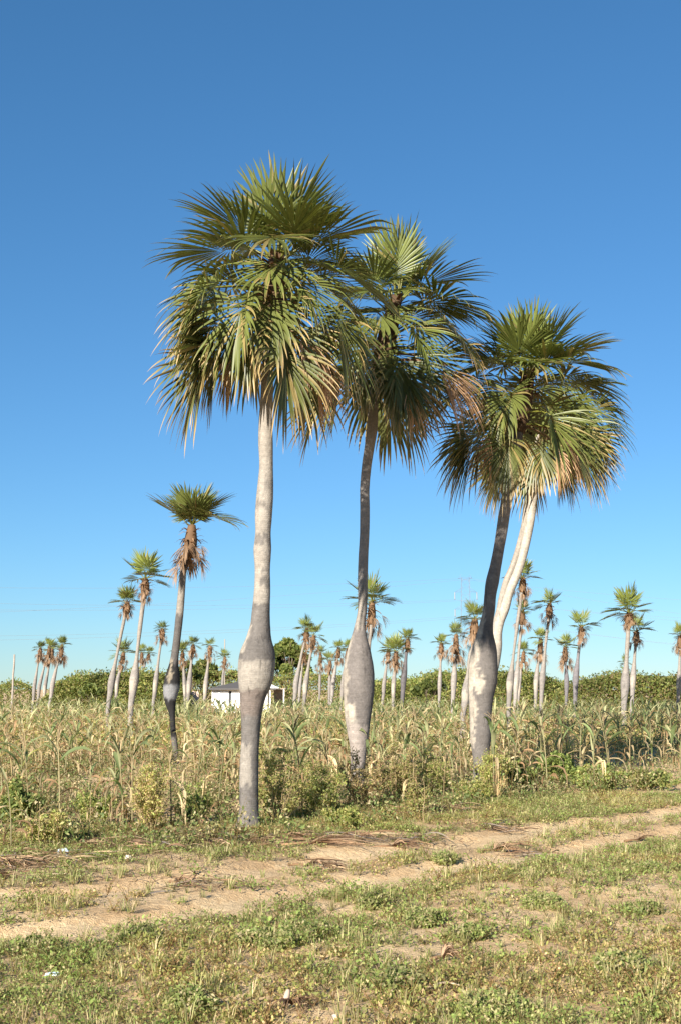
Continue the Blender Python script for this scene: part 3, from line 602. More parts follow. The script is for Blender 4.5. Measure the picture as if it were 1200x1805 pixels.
thicket('low scrub at the far left behind the bare post', [(-160, 1206), (0, 1203), (30, 1195), (52, 1206), (60, 1228)], 92, 98, 41, 9000)
thicket('long green scrub mound behind the left hand palms', [(78, 1232), (100, 1207), (130, 1195), (175, 1189), (240, 1184), (295, 1187), (318, 1200), (332, 1226)], 82, 92, 42, 42000)
thicket('bushes behind the house and the middle palms', [(330, 1190), (380, 1180), (420, 1185), (540, 1180), (570, 1186), (610, 1196), (660, 1205)], 102, 112, 43, 22000, .5)
thicket('scrub between the long grey bulge and the stout leaning palm', [(640, 1204), (700, 1198), (740, 1193), (765, 1182), (800, 1186), (850, 1188), (900, 1185), (940, 1188), (975, 1198), (1000, 1206)], 82, 92, 44, 42000)
thicket('tall scrub along the right end of the field', [(985, 1222), (1000, 1208), (1030, 1198), (1060, 1188), (1085, 1182), (1130, 1184), (1180, 1188), (1240, 1186), (1420, 1182)], 76, 86, 45, 42000, .3)

def branch_tree(name, label, base, H, lobes, seed, cols, w, leaf, nleaf, trunk_r, cat='tree', group=None):
    """trunk and limbs that carry leaf clumps (lobes: x, y, z, radius)"""
    g = np.random.RandomState(seed); root = empty(name, base, label, cat, group); tm, cm = MB(), MB()
    fork = np.array((0, 0, H * .3)); tm.tube(np.array([(0, 0, -.1), fork * .5 + (.05, 0, 0), fork]), np.array([trunk_r, trunk_r * .8, trunk_r * .7]), np.array((.16, .125, .095)), n=8)
    for (x, y, z, r) in lobes:
        e = np.array((x, y, z)); mid = fork * .5 + e * .5 + g.normal(0, .12, 3)
        tm.tube(np.array([fork, mid, e]), np.array([trunk_r * .5, trunk_r * .32, trunk_r * .12]), np.array((.16, .125, .095)), n=6)
        for _ in range(3):
            q = e + g.normal(0, r * .5, 3); tm.tube(np.array([mid, (mid + q) / 2 + g.normal(0, .08, 3), q]), np.array([trunk_r * .2, trunk_r * .12, .012]), np.array((.16, .125, .095)), n=4)
        n = int(nleaf * r ** 2); d = g.normal(size=(n, 3)); d /= np.linalg.norm(d, axis=1, keepdims=True)
        P = e + d * r * (g.rand(n, 1) ** .35) * np.array((1, 1, .72)) * (.75 + .5 * fnoise(d[:, 0] * 3 + x * 5, d[:, 2] * 3 + z * 5, 1.0, seed)[:, None])
        leaves_at(cm, P, g.uniform(leaf * .6, leaf * 1.3, n), mix3(g, n, cols, w), g, up=.6)
    tm.build('trunk', M_WOOD, root); cm.build('crown', M_HERB, root)
    return root
def px_lobes(Y, base, pts, seed, dy=1.2):
    g = np.random.RandomState(seed); out = []
    for (px, py, r) in pts:
        p = at(px, py, Y + g.uniform(-dy, dy)) - base; out.append((p.x, p.y, p.z, r * Y / F))
    return out
b = Vector((at(507, 1215, 108).x, 108, 0))
branch_tree('broadleaf_tree', 'big rounded green tree behind the right end of the white house', b, 3.2, px_lobes(108, b, [(500, 1145, 17), (482, 1152, 15), (518, 1146, 15), (508, 1135, 13), (492, 1168, 15), (522, 1165, 14), (478, 1172, 13), (535, 1160, 12), (505, 1180, 12), (540, 1180, 10), (474, 1158, 12)], 3), 61,
            [GREEN_D * 1.2, GREEN_M, OLIVE * .7], [.4, .45, .15], .26, 950, .16)
b = Vector((at(362, 1215, 104).x, 104, 0))
branch_tree('broadleaf_tree', 'loose green tree behind the pinkish wall left of the house', b, 2.2, px_lobes(104, b, [(360, 1172, 12), (348, 1180, 11), (375, 1180, 11), (385, 1190, 10), (338, 1190, 9), (362, 1190, 12), (412, 1190, 8)], 4), 62, [GREEN_D * 1.1, GREEN_M, OLIVE], [.3, .4, .3], .24, 900, .12)
b = Vector((at(330, 1215, 100).x, 100, 0))
branch_tree('broadleaf_tree', 'small dark tree among the palms right behind the charred palm', b, 2.2, px_lobes(100, b, [(330, 1172, 9), (318, 1182, 9), (340, 1184, 10), (326, 1192, 10), (350, 1196, 9)], 5), 63, [GREEN_D, GREEN_M * .9], [.6, .4], .2, 900, .1)
b = Vector((at(748, 1215, 74).x, 74, 0))
branch_tree('round_shrub', 'dark green rounded shrub in front of the scrub, right of the dark trunk', b, 1.6, px_lobes(74, b, [(748, 1212, 14), (735, 1218, 12), (762, 1215, 12), (772, 1208, 12), (752, 1205, 11)], 6), 64, [GREEN_D, GREEN_M], [.6, .4], .13, 2500, .06, 'shrub')
b = Vector((at(165, 1215, 70).x, 70, 0))
branch_tree('round_shrub', 'darker bush before the long green scrub mound', b, 1.5, px_lobes(70, b, [(160, 1215, 12), (172, 1220, 11), (150, 1222, 10)], 7), 65, [GREEN_D, GREEN_M], [.5, .5], .12, 2500, .05, 'shrub')

# ------------------------------------------------------------------ house, wall, posts, pylon
HY = 95.0
def hx(px): return at(px, 1215, HY).x
def hz(py): return at(600, py, HY).z
house = empty('farmhouse', (hx(430), HY, 0), 'low white farmhouse behind the banded bulge of the tallest palm', 'house')
ho = Vector((hx(430), HY, 0)); WHITE = np.array((.80, .80, .80))
def part(name, mat, boxes, parent, c):
    m = MB()
    for (x0, x1, z0, z1, y0, y1) in boxes: m.box(((x0 + x1) / 2 - ho.x, (y0 + y1) / 2, (z0 + z1) / 2), (x1 - x0, y1 - y0, z1 - z0), c)
    return m.build(name, mat, parent, smooth_=False)
zt = hz(1215.5); w0, w1 = hx(374), hx(472)
d0, d1, q0, q1 = hx(403.5), hx(408.5), hx(384), hx(390)
part('wall', M_PLASTER, [(w0, d0, 0, zt, 0, .2), (d1, w1, 0, zt, 0, .2), (d0, d1, hz(1218), zt, 0, .2), (w0, w0 + .2, 0, zt, .2, 3.4), (w1 - .2, w1, 0, zt, .2, 3.4), (w0, w1, 0, zt, 3.4, 3.6)], house, WHITE)
dr = part('door', M_PLASTER, [(d0 + .002, d1 - .002, 0, hz(1218) - .003, .08, .13)], house, (.07, .075, .08)); part('handle', M_STEEL, [(d1 - .05, d1 - .03, .85, .95, .05, .08)], dr, (.4, .4, .4))
win = part('window', M_PLASTER, [(q0, q1, hz(1228), hz(1219), -.03, -.003)], house, (.62, .62, .60)); part('shutter', M_PLASTER, [(q0 + .04, q1 - .04, hz(1228) + .04, hz(1219) - .04, -.05, -.033)], win, (.70, .72, .72))
m = MB(); xa, xb, zr = hx(370) - ho.x, hx(474) - ho.x, hz(1202); xr0, xr1 = hx(424) - ho.x, hx(468) - ho.x
V = np.array([(xa, -.5, zt - .02), (xb + .6, -.5, zt - .02), (xb + .6, 4.0, zt - .02), (xa, 4.0, zt - .02), (xr0, 1.7, zr), (xr1, 1.7, zr)]); V2 = V + np.array((0, 0, .12))
for k in range(13):                                            # courses of the thatched hip roof
    pass
m.add(np.concatenate([V, V2]), (.085, .08, .078), Q=[(6, 7, 11, 10), (8, 9, 10, 11), (0, 3, 2, 1), (0, 1, 7, 6), (2, 3, 9, 8)], T=[(9, 6, 10), (7, 8, 11)])
m.add(np.array([V[3], V[0], V2[0], V2[3], V[1], V[2], V2[2], V2[1]]), (.12, .115, .11), Q=[(0, 1, 2, 3), (4, 5, 6, 7)])
roof = m.build('roof', M_DRY, house, smooth_=False)
m = MB(); ga, gb = hx(472) - ho.x, hx(494) - ho.x               # white gable of the porch
m.add([(ga, -.62, hz(1213)), (gb, -.62, hz(1213)), (ga, -.62, hz(1203)), (ga, -.5, hz(1213)), (gb, -.5, hz(1213)), (ga, -.5, hz(1203))], WHITE, Q=[(0, 1, 4, 3), (1, 2, 5, 4), (2, 0, 3, 5)], T=[(0, 2, 1), (3, 4, 5)])
m.build('gable', M_PLASTER, house, smooth_=False)
part('porch_roof', M_PLASTER, [(hx(473), hx(504), hz(1215), hz(1213.2), -.45, 3.2)], house, (.33, .27, .22))
for px in (477, 501): part('porch_post', M_PLASTER, [(hx(px - 1.1), hx(px + 1.1), 0, hz(1215) - .003, -.4, -.2)], house, (.75, .72, .66))
part('porch_wall', M_PLASTER, [(hx(480), hx(499), 0, hz(1215) - .003, 2.6, 2.8)], house, (.26, .22, .18))  # porch shade painted into the wall's grey-brown
m = MB(); g = np.random.RandomState(4)
xs = np.linspace(hx(342), hx(364), 12); tp = np.array([hz(1219 + 2 * math.sin(i * 1.7) + (3 if i in (0, 11) else 0)) for i in range(12)])
V = np.concatenate([np.stack([xs, np.full(12, 90.), np.zeros(12)], 1), np.stack([xs, np.full(12, 90.), tp], 1), np.stack([xs, np.full(12, 90.35), tp], 1), np.stack([xs, np.full(12, 90.35), np.zeros(12)], 1)])
Q = [(a * 12 + i, a * 12 + i + 1, (a + 1) * 12 + i + 1, (a + 1) * 12 + i) for a in range(3) for i in range(11)]
m.add(V, (.55, .42, .33), Q=Q + [(0, 12, 24, 36), (11, 47, 35, 23)]); tag(m.build('ruined_wall', M_PLASTER, smooth_=False), 'pinkish broken wall left of the white farmhouse', 'wall')

def post(px, ytop, ybot, Y, w, label, lean=0):
    m = MB(); b0 = Vector((at(px - lean, ybot, Y).x, Y, -.1)); t0 = at(px, ytop, Y) - b0; k = np.linspace(0, 1, 8)[:, None]
    m.tube(np.array(t0)[None] * k + np.random.RandomState(int(px)).normal(0, .01, (8, 3)), (w * Y / F / 2) * (1 - .25 * k[:, 0]), np.array((.30, .26, .22)), n=8)
    return tag(m.build('wooden_post', M_WOOD, None, b0), label, 'post', 'bare posts')
post(26, 1154, 1235, 60, 4.2, 'bare weathered post standing alone at the left edge of the field', 5)
post(397, 1127, 1210, 100, 2.4, 'thin mast rising above the small tufted palm near the house')

# lattice pylon far off
PY = 430.0; pb = Vector((at(822, 1215, PY).x, PY, 0)); pyl = empty('power_pylon', pb, 'faint steel lattice pylon in the distance beside the leaning palm', 'pylon')
ppx = PY / F; SC = np.array((.26, .28, .31)); rl = .036
def pz(py): return at(822, py, PY).z
m = MB(); lev = [0, pz(1180), pz(1155), pz(1130), pz(1110), pz(1090), pz(1075), pz(1060), pz(1048), pz(1036), pz(1024), pz(1018)]; hw = [4.2, 3.2, 2.6, 2.1, 1.8, 1.6, 1.55, 1.5, 1.45, 1.4, 1.35, 1.35]
cor = [[np.array((sx * h, sy * h, z)) for sx, sy in ((-1, -1), (1, -1), (1, 1), (-1, 1))] for z, h in zip(lev, hw)]
for c in range(4): m.tube(np.array([cor[i][c] for i in range(len(lev))]), rl, SC, n=4)
m.build('leg_frame', M_STEEL, pyl); m = MB()
for i in range(len(lev) - 1):
    for c in range(4):
        d = (c + 1) % 4
        for a_, b_ in ((cor[i][c], cor[i + 1][d]), (cor[i][d], cor[i + 1][c]), (cor[i + 1][c], cor[i + 1][d])): m.tube(np.array([a_, b_]), rl * .6, SC, n=3, cap=False)
m.build('bracing', M_STEEL, pyl)
arm_pts = []
for (py, x0, x1) in ((1044, 803, 842), (1074, 803, 842), (1020, 809, 834)):
    m = MB()
    for sx, px in ((-1, x0), (1, x1)):
        e = np.array(((px - 822) * ppx, 0, pz(py))); h = 1.45
        for sy in (-1, 1):
            m.tube(np.array([(sx * h, sy * h, pz(py) + .2), e]), rl * .8, SC, n=3); m.tube(np.array([(sx * h, sy * h, pz(py - 7)), e]), rl * .8, SC, n=3)
        for f in (.3, .6): m.tube(np.array([np.array((sx * h, 0, pz(py) + .2)) * (1 - f) + e * f, np.array((sx * h, 0, pz(py - 7))) * (1 - f) + e * f]), rl * .6, SC, n=3)
        arm_pts.append((e, sx, py))
    m.build('cross_arm', M_STEEL, pyl)
ins = []
for (e, sx, py) in arm_pts:
    if py == 1020: ins.append(e); continue
    m = MB(); k = np.linspace(0, 1, 9); m.tube(e + np.array((0, 0, -1.)) * k[:, None] * 2.6, .13 + .06 * (np.arange(9) % 2), np.array((.30, .28, .26)), n=6); m.build('insulator', M_STEEL, pyl); ins.append(e + np.array((0, 0, -2.6)))
lefts = [1098, 1126, 1132, 1150, 1035, 1062]
lefts = [1062, 1078, 1130, 1140, 1038, 1098]
for i, q in enumerate(ins):
    q = np.array(q) + np.array(pb); far = np.array(at(-330, lefts[i] - 8, 330)); k = np.linspace(0, 1, 30)[:, None]
    W = far * (1 - k) + q * k; W[:, 2:3] -= 4 * k * (1 - k) * 2.0
    m = MB(); m.tube(W - far, .024, np.array((.35, .36, .38)), n=4, cap=False)
    far2 = np.array(at(1700, lefts[i] + 35, 470)); W = q * (1 - k) + far2 * k; W[:, 2:3] -= 4 * k * (1 - k) * 3.0
    m.tube(W - far, .024, np.array((.35, .36, .38)), n=4, cap=False)
    tag(m.build('power_line', M_STEEL, None, Vector(far)), 'thin power line strung across the sky, %s of six' % ['third highest', 'fourth highest', 'lowest but one', 'lowest', 'highest', 'second highest'][[0, 1, 2, 3, 4, 5][i]], 'power line', 'power lines to the pylon')

# ------------------------------------------------------------------ maize
MG, MY, MT, MBR = np.array((.165, .205, .085)), np.array((.35, .345, .185)), np.array((.52, .40, .235)), np.array((.33, .205, .11))
def maize_parts(seed, H, dry, nleaf=9, nst=7):
    """returns a list of (name, MB): stalk, leaves, tassel"""
    g = np.random.RandomState(seed); out = []; az0 = g.uniform(0, 6.28)
    bend = g.normal(0, .07, 2); k = np.linspace(0, 1, 8)[:, None]
    axis_ = np.concatenate([bend[0] * k ** 2 * H, bend[1] * k ** 2 * H, k * H], 1)
    st = MB(); cs = (MG * (1 - dry) + MT * dry) * k + (MT * .75) * (1 - k) * .6 + MG * .4 * (1 - k); st.tube(axis_, np.linspace(.013, .006, 8), cs, n=5); out.append(('stalk', st))
    for i in range(nleaf):
        t = .14 + .80 * i / nleaf; q = np.array([np.interp(t, k[:, 0], axis_[:, c]) for c in range(3)])
        az = az0 + i * math.pi + g.normal(0, .45); dead = g.rand() < np.clip(dry * 1.1 + (.62 - t) * 1.3, 0.03, .97)
        L = g.uniform(.46, .78) * (1 - .35 * abs(t - .5)) * (.8 if dead else 1); a = R(g.uniform(48, 72)) if not dead else R(g.uniform(-20, 50)); wd = g.uniform(.017, .034) * (.8 if dead else 1); snap = g.randint(2, nst + 9)
        pts, W, N, C = [], [], [], []; drop = g.uniform(1.5, 2.6) if not dead else g.uniform(3., 5.5); tw = g.normal(0, .7 if not dead else 1.6); hz_ = g.normal(0, .3)
        c0 = (MG if g.rand() > .25 + dry * .45 else MY) * g.uniform(.75, 1.3) if not dead else (MT if g.rand() < .55 else MBR) * g.uniform(.6, 1.25)
        for j in range(nst):
            f = j / (nst - 1)
            d = np.array((math.cos(az + hz_ * f) * math.cos(a), math.sin(az + hz_ * f) * math.cos(a), math.sin(a)))
            l = np.cross(d, (0, 0, 1.)); l /= np.linalg.norm(l) + 1e-6; u = np.cross(l, d); ll = l * math.cos(tw * f) + u * math.sin(tw * f)
            pts.append(q.copy()); W.append(ll * wd * (.55 + 1.4 * f if f < .3 else (1 - ((f - .3) / .7) ** 2) * .97 + .03)); N.append(np.cross(ll, d)); C.append(c0 * (1 + .15 * f) + (MT - c0) * max(0, f - .75) * 1.6)
            q = q + d * L / (nst - 1); a = max(R(-86), a - drop / (nst - 1) * (.4 + 1.2 * f) - (1.1 if j == snap else 0))
        lf = MB(); lf.strip(np.array(pts), np.array(W), np.array(N), np.array(C), fold=.5); out.append(('leaf', lf))
    ts = MB(); tip = axis_[-1]
    for i in range(6):
        d = np.array((g.normal(0, .45), g.normal(0, .45), 1.)); d /= np.linalg.norm(d); ln = g.uniform(.12, .24)
        ts.tube(np.array([tip, tip + d * ln * .6, tip + d * ln + np.array((d[0], d[1], -.3)) * .03]), np.array([.005, .006, .003]), MT * .8, n=3, cap=False)
    out.append(('tassel', ts))
    return out
def merge(parts):
    m = MB()
    for _, p in parts: m.add(*[p.arrays()[i] for i in (0, 1, 2, 3)])
    return m
KINDS = [(1.02, .30), (1.15, .40), (.95, .6), (1.08, .75), (.9, .97), (1.1, .35), (.85, .9), (1.2, .5)]
near_lib = [[(nm, p.mesh(nm, M_HERB)) for nm, p in maize_parts(200 + i, *KINDS[i])] for i in range(8)]
mid_lib = [merge(maize_parts(300 + i, *KINDS[i % 8], nleaf=9, nst=6)) for i in range(12)]
far_lib = [merge([q for q in maize_parts(400 + i, *KINDS[i % 8], nleaf=7, nst=4) if q[0] == 'leaf']).arrays() for i in range(12)]
mid_mesh = [p.mesh('maize_plant', M_HERB) for p in mid_lib]
LOOK = ['green', 'tall pale green', 'half dried', 'yellowing', 'fully dried tan', 'leafy green', 'withered brown', 'tall green tasselled']
palm_feet = [(on_ground(q[0][0], q[0][1])) for q in (P1, P2, P3)] + [Vector((at(832, 1327, 34).x, 34, 0)), Vector((at(838, 1323, 35).x, 35, 0)), Vector((at(309, 1350, 30).x, 30, 0))]
def clear(x, y, r=.45): return all((x - p.x) ** 2 + (y - p.y) ** 2 > r * r for p in palm_feet)
def put_maize(x, y, k, rz, s, label, group):
    r = empty('maize_plant', (x, y, gz(x, y) - .02), label, 'maize', group); r.rotation_euler.z = rz; r.scale = (s,) * 3
    for nm, me in near_lib[k]: link(nm, me, r)
HAND = [(302, 1462, 6, 'withered maize plant with drooping tan leaves nearest the track on the left', 1.0), (105, 1466, 3, 'tall maize plant with pale drooping top leaf near the left edge', 1.05), (205, 1432, 2, 'maize plant with a bundle of dry leaves beside the feathery weed', 1.05),
        (385, 1440, 0, 'green maize plant with arching leaves just left of the tallest trunk', 1.05), (35, 1440, 5, 'leafy green maize plant at the left edge behind the weeds', .95), (345, 1410, 4, 'dry maize stalk between the charred palm and the tallest palm', 1.0), (560, 1408, 4, 'bent dry maize plant between the tallest and the slender palm', .7),
        (925, 1392, 4, 'dry maize plant with hanging tan leaves just right of the stout palm', 1.0), (945, 1372, 3, 'maize stalk with one arm like leaf, standing in palm shadow', 1.15), (990, 1378, 1, 'shaded maize plant second from the dry one by the stout palm', 1.1), (1045, 1372, 6, 'brown maize plant in the shaded row near the track', 1.05),
        (1075, 1376, 3, 'maize plant with a skirt of dead leaves in the shaded row', 1.05), (1110, 1380, 4, 'dried maize plant leaning at the front of the right hand row', .95), (1150, 1372, 2, 'half dried maize plant near the right end of the front row', 1.05), (1185, 1366, 5, 'green maize plant at the right edge of the front row', 1.05), (20, 1500, 2, 'short maize plant at the far left front of the field', .75)]
g = np.random.RandomState(77); taken = []
for px, py, k, lab, s in HAND:
    p = on_ground(px, py); put_maize(p.x, p.y, k, g.uniform(0, 6.28), s, lab, 'maize plants along the front of the field'); taken.append((p.x, p.y))
pts = []
for rowt in np.arange(.6, 66, .82):
    x0 = -26
    while x0 < 30:
        x0 += g.uniform(.30, .62); x = x0; y = 17.3 + .95 * x + rowt + g.normal(0, .10)
        if y < 15 or y > 68 or abs(x) > .30 * y + 2.2 or g.rand() < .22 or not clear(x, y): continue
        if fnoise(x, y, 3.5, 71) < .44 and y < 40: continue
        if rowt < 4 and g.rand() < .35: continue
        pxm = CX + F * x / y
        if 288 < pxm < 330 and y < 30: continue                  # the charred palm's foot shows
        if x > 2.6 and .9 < rowt < 5.5 and g.rand() < .72: continue   # thin stand behind the front row
        if any((x - a) ** 2 + (y - b) ** 2 < .16 for a, b in taken): continue
        pts.append((x, y))
pts = np.array(pts); inv = np.abs(pts[:, 0]) < .275 * pts[:, 1] + .25
order = np.argsort(pts[:, 1] + (~inv) * 100); pts = pts[order]
NEARN, OBJN = 52, 284
MARKS = [(-99, 'after the left edge'), (305, 'after the charred palm'), (440, 'after the tallest trunk'), (631, 'after the slender palm'), (848, 'after the stout palm'), (1100, 'near the right edge')]
pxx = CX + F * pts[:, 0] / pts[:, 1]; zone = np.array([max(k for k, q in enumerate(MARKS) if v >= q[0]) if v >= -99 else 0 for v in pxx])
ORD = ['first', 'second', 'third', 'fourth', 'fifth', 'sixth', 'seventh', 'eighth', 'ninth', 'tenth', 'eleventh', 'twelfth'] + ['%dth' % k for k in range(13, 60)]
rank = {}
for zi in range(len(MARKS)):
    ids = [i for i in range(NEARN) if zone[i] == zi]
    for r_, i in enumerate(sorted(ids, key=lambda i: pxx[i])): rank[i] = r_
DEPTH = lambda y: 'just behind first rows' if y < 24 else ('in mid field' if y < 29 else 'far into the field')
for i in range(OBJN):
    x, y = pts[i]; k = int(g.randint(8)); rz = g.uniform(0, 6.28); s = g.uniform(.62, 1.18)
    side = 'left of the tallest palm' if x < -.08 * y else ('between the big palms' if x < .10 * y else 'right of the stout leaning palm')
    if i < NEARN:
        put_maize(x, y, k, rz, s, '%s maize plant, %s in first rows %s' % (LOOK[k], ORD[rank[i]], MARKS[zone[i]][1]), 'maize plants in the first rows')
    else:
        k2 = int(g.randint(12)); o = link('maize_plant', mid_mesh[k2], None, (x, y, gz(x, y) - .02), rz, s)
        tag(o, '%s maize plant %s, %s' % (LOOK[k2 % 8], DEPTH(y), MARKS[zone[i]][1]), 'maize', 'maize plants deeper in the field')
rest = pts[OBJN:]; n = len(rest)
pos = np.concatenate([rest, gh(rest[:, 0], rest[:, 1])[:, None] - .02], 1)
mz = join_instances(far_lib, pos, g.uniform(0, 6.28, n), g.uniform(.68, 1.2, n), g.randint(0, 12, n), tint=g.uniform(.8, 1.2, (n, 1)) * np.array((1, 1, 1)), tilt=g.normal(0, .06, (n, 2)))
tag(mz.build('maize_field', M_HERB), 'mass of drying maize filling the field to the scrub', 'maize', None, 'stuff')

# ------------------------------------------------------------------ undergrowth, weeds, grass, litter
def clump_proto(seed, n, r, h, leaf, cols, w, stems=5, lx=1.8):
    g = np.random.RandomState(seed); m = MB(); a = g.uniform(0, 6.28, n); rad = r * np.sqrt(g.rand(n)); z = h * g.rand(n) ** .8 * (1 - .6 * (rad / r) ** 2) + .006
    leaves_at(m, np.stack([np.cos(a) * rad, np.sin(a) * rad, z], 1), g.uniform(leaf * .6, leaf * 1.35, n), mix3(g, n, cols, w), g, up=1.2, lx=lx)
    for i in range(stems):
        q = g.uniform(0, 6.28); e = np.array((math.cos(q) * r * .8, math.sin(q) * r * .8, h * g.uniform(.4, 1.1)))
        m.tube(np.array([(0, 0, 0), e * .5 + (0, 0, h * .15), e]), np.array([.003, .002, .001]), np.array((.22, .16, .07)), n=3, cap=False)
    return m.arrays()
def tuft_proto(seed, n, h, cols, w, spread=.5, wd=.003):
    g = np.random.RandomState(seed); m = MB()
    for i in range(n):
        a = g.uniform(0, 6.28); d = np.array((math.cos(a), math.sin(a), 0)); l = np.array((-d[1], d[0], 0)); s = g.uniform(.2, 1) * spread; hh = h * g.uniform(.5, 1.1); b = d * g.uniform(0, .03)
        V = [b - l * wd, b + l * wd, b + d * s * hh * .4 + (0, 0, hh * .6) + l * wd * .7, b + d * s * hh * .4 + (0, 0, hh * .6) - l * wd * .7, b + d * s * hh + (0, 0, hh * (1 - .35 * s))]
        m.add(np.array(V), mix3(g, 1, cols, w)[0], Q=[(0, 1, 2, 3)], T=[(3, 2, 4)])
    return m.arrays()
WG, WY, WD = np.array((.215, .26, .082)), np.array((.32, .30, .13)), np.array((.44, .36, .21))
weed = [clump_proto(500 + i, [50, 42, 60, 32][i % 4], [.11, .08, .15, .09][i % 4], [.06, .045, .10, .13][i % 4], [.0118, .0112, .014, .0122][i % 4], [WG, WY, WD], [[.7, .25, .05], [.4, .4, .2], [.75, .2, .05], [.3, .4, .3]][i % 4]) for i in range(12)]
tuft = [tuft_proto(540 + i, 16, [.10, .16, .08][i % 3], [WG * 1.1, WY, WD * 1.1], [[.4, .4, .2], [.1, .4, .5], [.2, .5, .3]][i % 3], .9) for i in range(6)]
g = np.random.RandomState(91)
def cover(x, y):
    """how thickly weeds stand at a place of the near ground"""
    bare = fnoise(x, y, 1.5, 21); big = fnoise(x, y, 3.6, 24); t = track_t(x, y)
    d = np.maximum(smooth(.30, .50, bare * .6 + big * .4), .30)
    d = d * (1 - .98 * smooth(.05, .4, rut_mask(x, y)))
    mid = (np.abs(t) < 1.5); d = np.where(mid, d * .38, d)
    d = np.where(t > 1.4, np.maximum(d, .35 + .65 * smooth(1.4, 3.2, t)), d)
    d = np.where((t > 1.3) & (t < 3.0) & (x < 1.8), d * (.28 + .5 * smooth(.45, .6, fnoise(x, y, .7, 27))), d)     # litter band along the track
    return d
def scatter(N, x0, x1, y0, y1, dens):
    x = g.uniform(x0, x1, N); y = np.sqrt(g.uniform(y0 ** 1.2, y1 ** 1.2, N) ** (2 / 1.2)); k = (g.rand(N) < dens(x, y)) & (np.abs(x) < .30 * y + 1.6)
    return x[k], y[k]
x, y = scatter(26500, -8, 9, 5.0, 21, lambda x, y: cover(x, y) * (field_t(x, y) < 1.5) * np.clip(1.25 - y * .028, .5, 1)); n = len(x)
pos = np.stack([x, y, gh(x, y)], 1); drynz = fnoise(x, y, 1.1, 61)[:, None]
tint = (1 - smooth(.48, .68, drynz)) * np.array((1.0, 1.06, .9)) + smooth(.48, .68, drynz) * np.array((1.28, 1.06, 1.0)); tint = tint * g.uniform(.8, 1.2, (n, 1))
wm = join_instances(weed, pos, g.uniform(0, 6.28, n), g.uniform(.55, 1.25, n), g.randint(0, 12, n), tint=tint)
tag(wm.build('ground_weeds', M_HERB), 'low creeping green weeds covering the sandy ground', 'weeds', None, 'stuff')
x, y = scatter(15000, -8, 9, 5.0, 21, lambda x, y: np.clip(cover(x, y) + .08, 0, 1) * .8 * (rut_mask(x, y) < .15) * (field_t(x, y) < 1.5)); n = len(x)
gm = join_instances(tuft, np.stack([x, y, gh(x, y)], 1), g.uniform(0, 6.28, n), g.uniform(.5, 1.2, n), g.randint(0, 6, n), tint=g.uniform(.8, 1.2, (n, 1)) * np.ones(3))
tag(gm.build('grass', M_HERB), 'short dry grass tufts among the weeds', 'grass', None, 'stuff')
# dry straw and stem bits on the ground
x, y = scatter(44000, -8, 9, 5.0, 21, lambda x, y: np.clip(.25 + .9 * (fnoise(x, y, .9, 51) > .52) + .9 * np.exp(-((track_t(x, y) - 2.4) / .8) ** 2), 0, 1) * (1 - .96 * smooth(0, .4, rut_mask(x, y)))); n = len(x)
a = g.uniform(0, 6.28, n); ln = g.uniform(.03, .15, n) * (1 + 1.2 * ((track_t(x, y) > 1.3) & (track_t(x, y) < 3.2))); wd = g.uniform(.0012, .0035, n) * (1 + .8 * ((track_t(x, y) > 1.3) & (track_t(x, y) < 3.2))); c, s_ = np.cos(a), np.sin(a); z0 = gh(x, y) + g.uniform(.006, .02, n); dz = g.uniform(-.006, .03, n)
V = np.stack([np.stack([x - s_ * wd, y + c * wd, z0], 1), np.stack([x + s_ * wd, y - c * wd, z0], 1), np.stack([x + c * ln + s_ * wd, y + s_ * ln - c * wd, z0 + dz], 1), np.stack([x + c * ln - s_ * wd, y + s_ * ln + c * wd, z0 + dz], 1)], 1).reshape(-1, 3)
m = MB(); m.add(V, np.repeat(mix3(g, n, [np.array((.30, .215, .115)), np.array((.40, .31, .17)), np.array((.15, .10, .06))], [.5, .3, .2]), 4, axis=0), Q=np.arange(4 * n).reshape(-1, 4))
tag(m.build('straw_litter', M_DRY), 'dry straw and stem litter strewn over the sand', 'litter', None, 'stuff')
# taller undergrowth through the maize
UG = np.array((.15, .195, .065))
under = [clump_proto(560 + i, 52, .20, [.30, .42, .22, .5][i % 4], .023, [UG, WY, WD, GREEN_D * 1.6], [[.65, .15, .05, .15], [.5, .3, .15, .05], [.7, .15, .05, .1], [.3, .4, .3, 0]][i % 4], stems=5, lx=2.0) for i in range(12)]
under_far = [clump_proto(580 + i, 20, .26, [.30, .42, .26, .5][i % 4], .045, [UG, WY, WD], [.45, .35, .2], stems=0, lx=2.2) for i in range(8)]
x, y = scatter(7600, -12, 14, 14, 40, lambda x, y: (field_t(x, y) > np.where(x < 1.6, -2.0, -.7)) * (.25 + .75 * smooth(.35, .6, fnoise(x, y, 2.0, 81))) * np.clip(1.5 - y * .028, .25, 1)); n = len(x)
k = np.array([clear(a_, b_, .3) for a_, b_ in zip(x, y)]); x, y = x[k], y[k]; n = len(x)
um = join_instances(under, np.stack([x, y, gh(x, y)], 1), g.uniform(0, 6.28, n), g.uniform(.7, 1.3, n), g.randint(0, 12, n), tint=g.uniform(.75, 1.2, (n, 1)) * np.ones(3))
tag(um.build('undergrowth', M_HERB), 'green weedy undergrowth between the maize plants', 'undergrowth', None, 'stuff')
x, y = scatter(7000, -22, 24, 36, 72, lambda x, y: .7 * np.ones_like(x)); n = len(x)
um = join_instances(under_far, np.stack([x, y, gh(x, y)], 1), g.uniform(0, 6.28, n), g.uniform(1.0, 1.8, n), g.randint(0, 8, n), tint=g.uniform(.8, 1.4, (n, 1)) * np.array((1.15, 1.0, .9)))
tag(um.build('undergrowth', M_HERB), 'yellowish weeds filling the far part of the field', 'undergrowth', None, 'stuff')

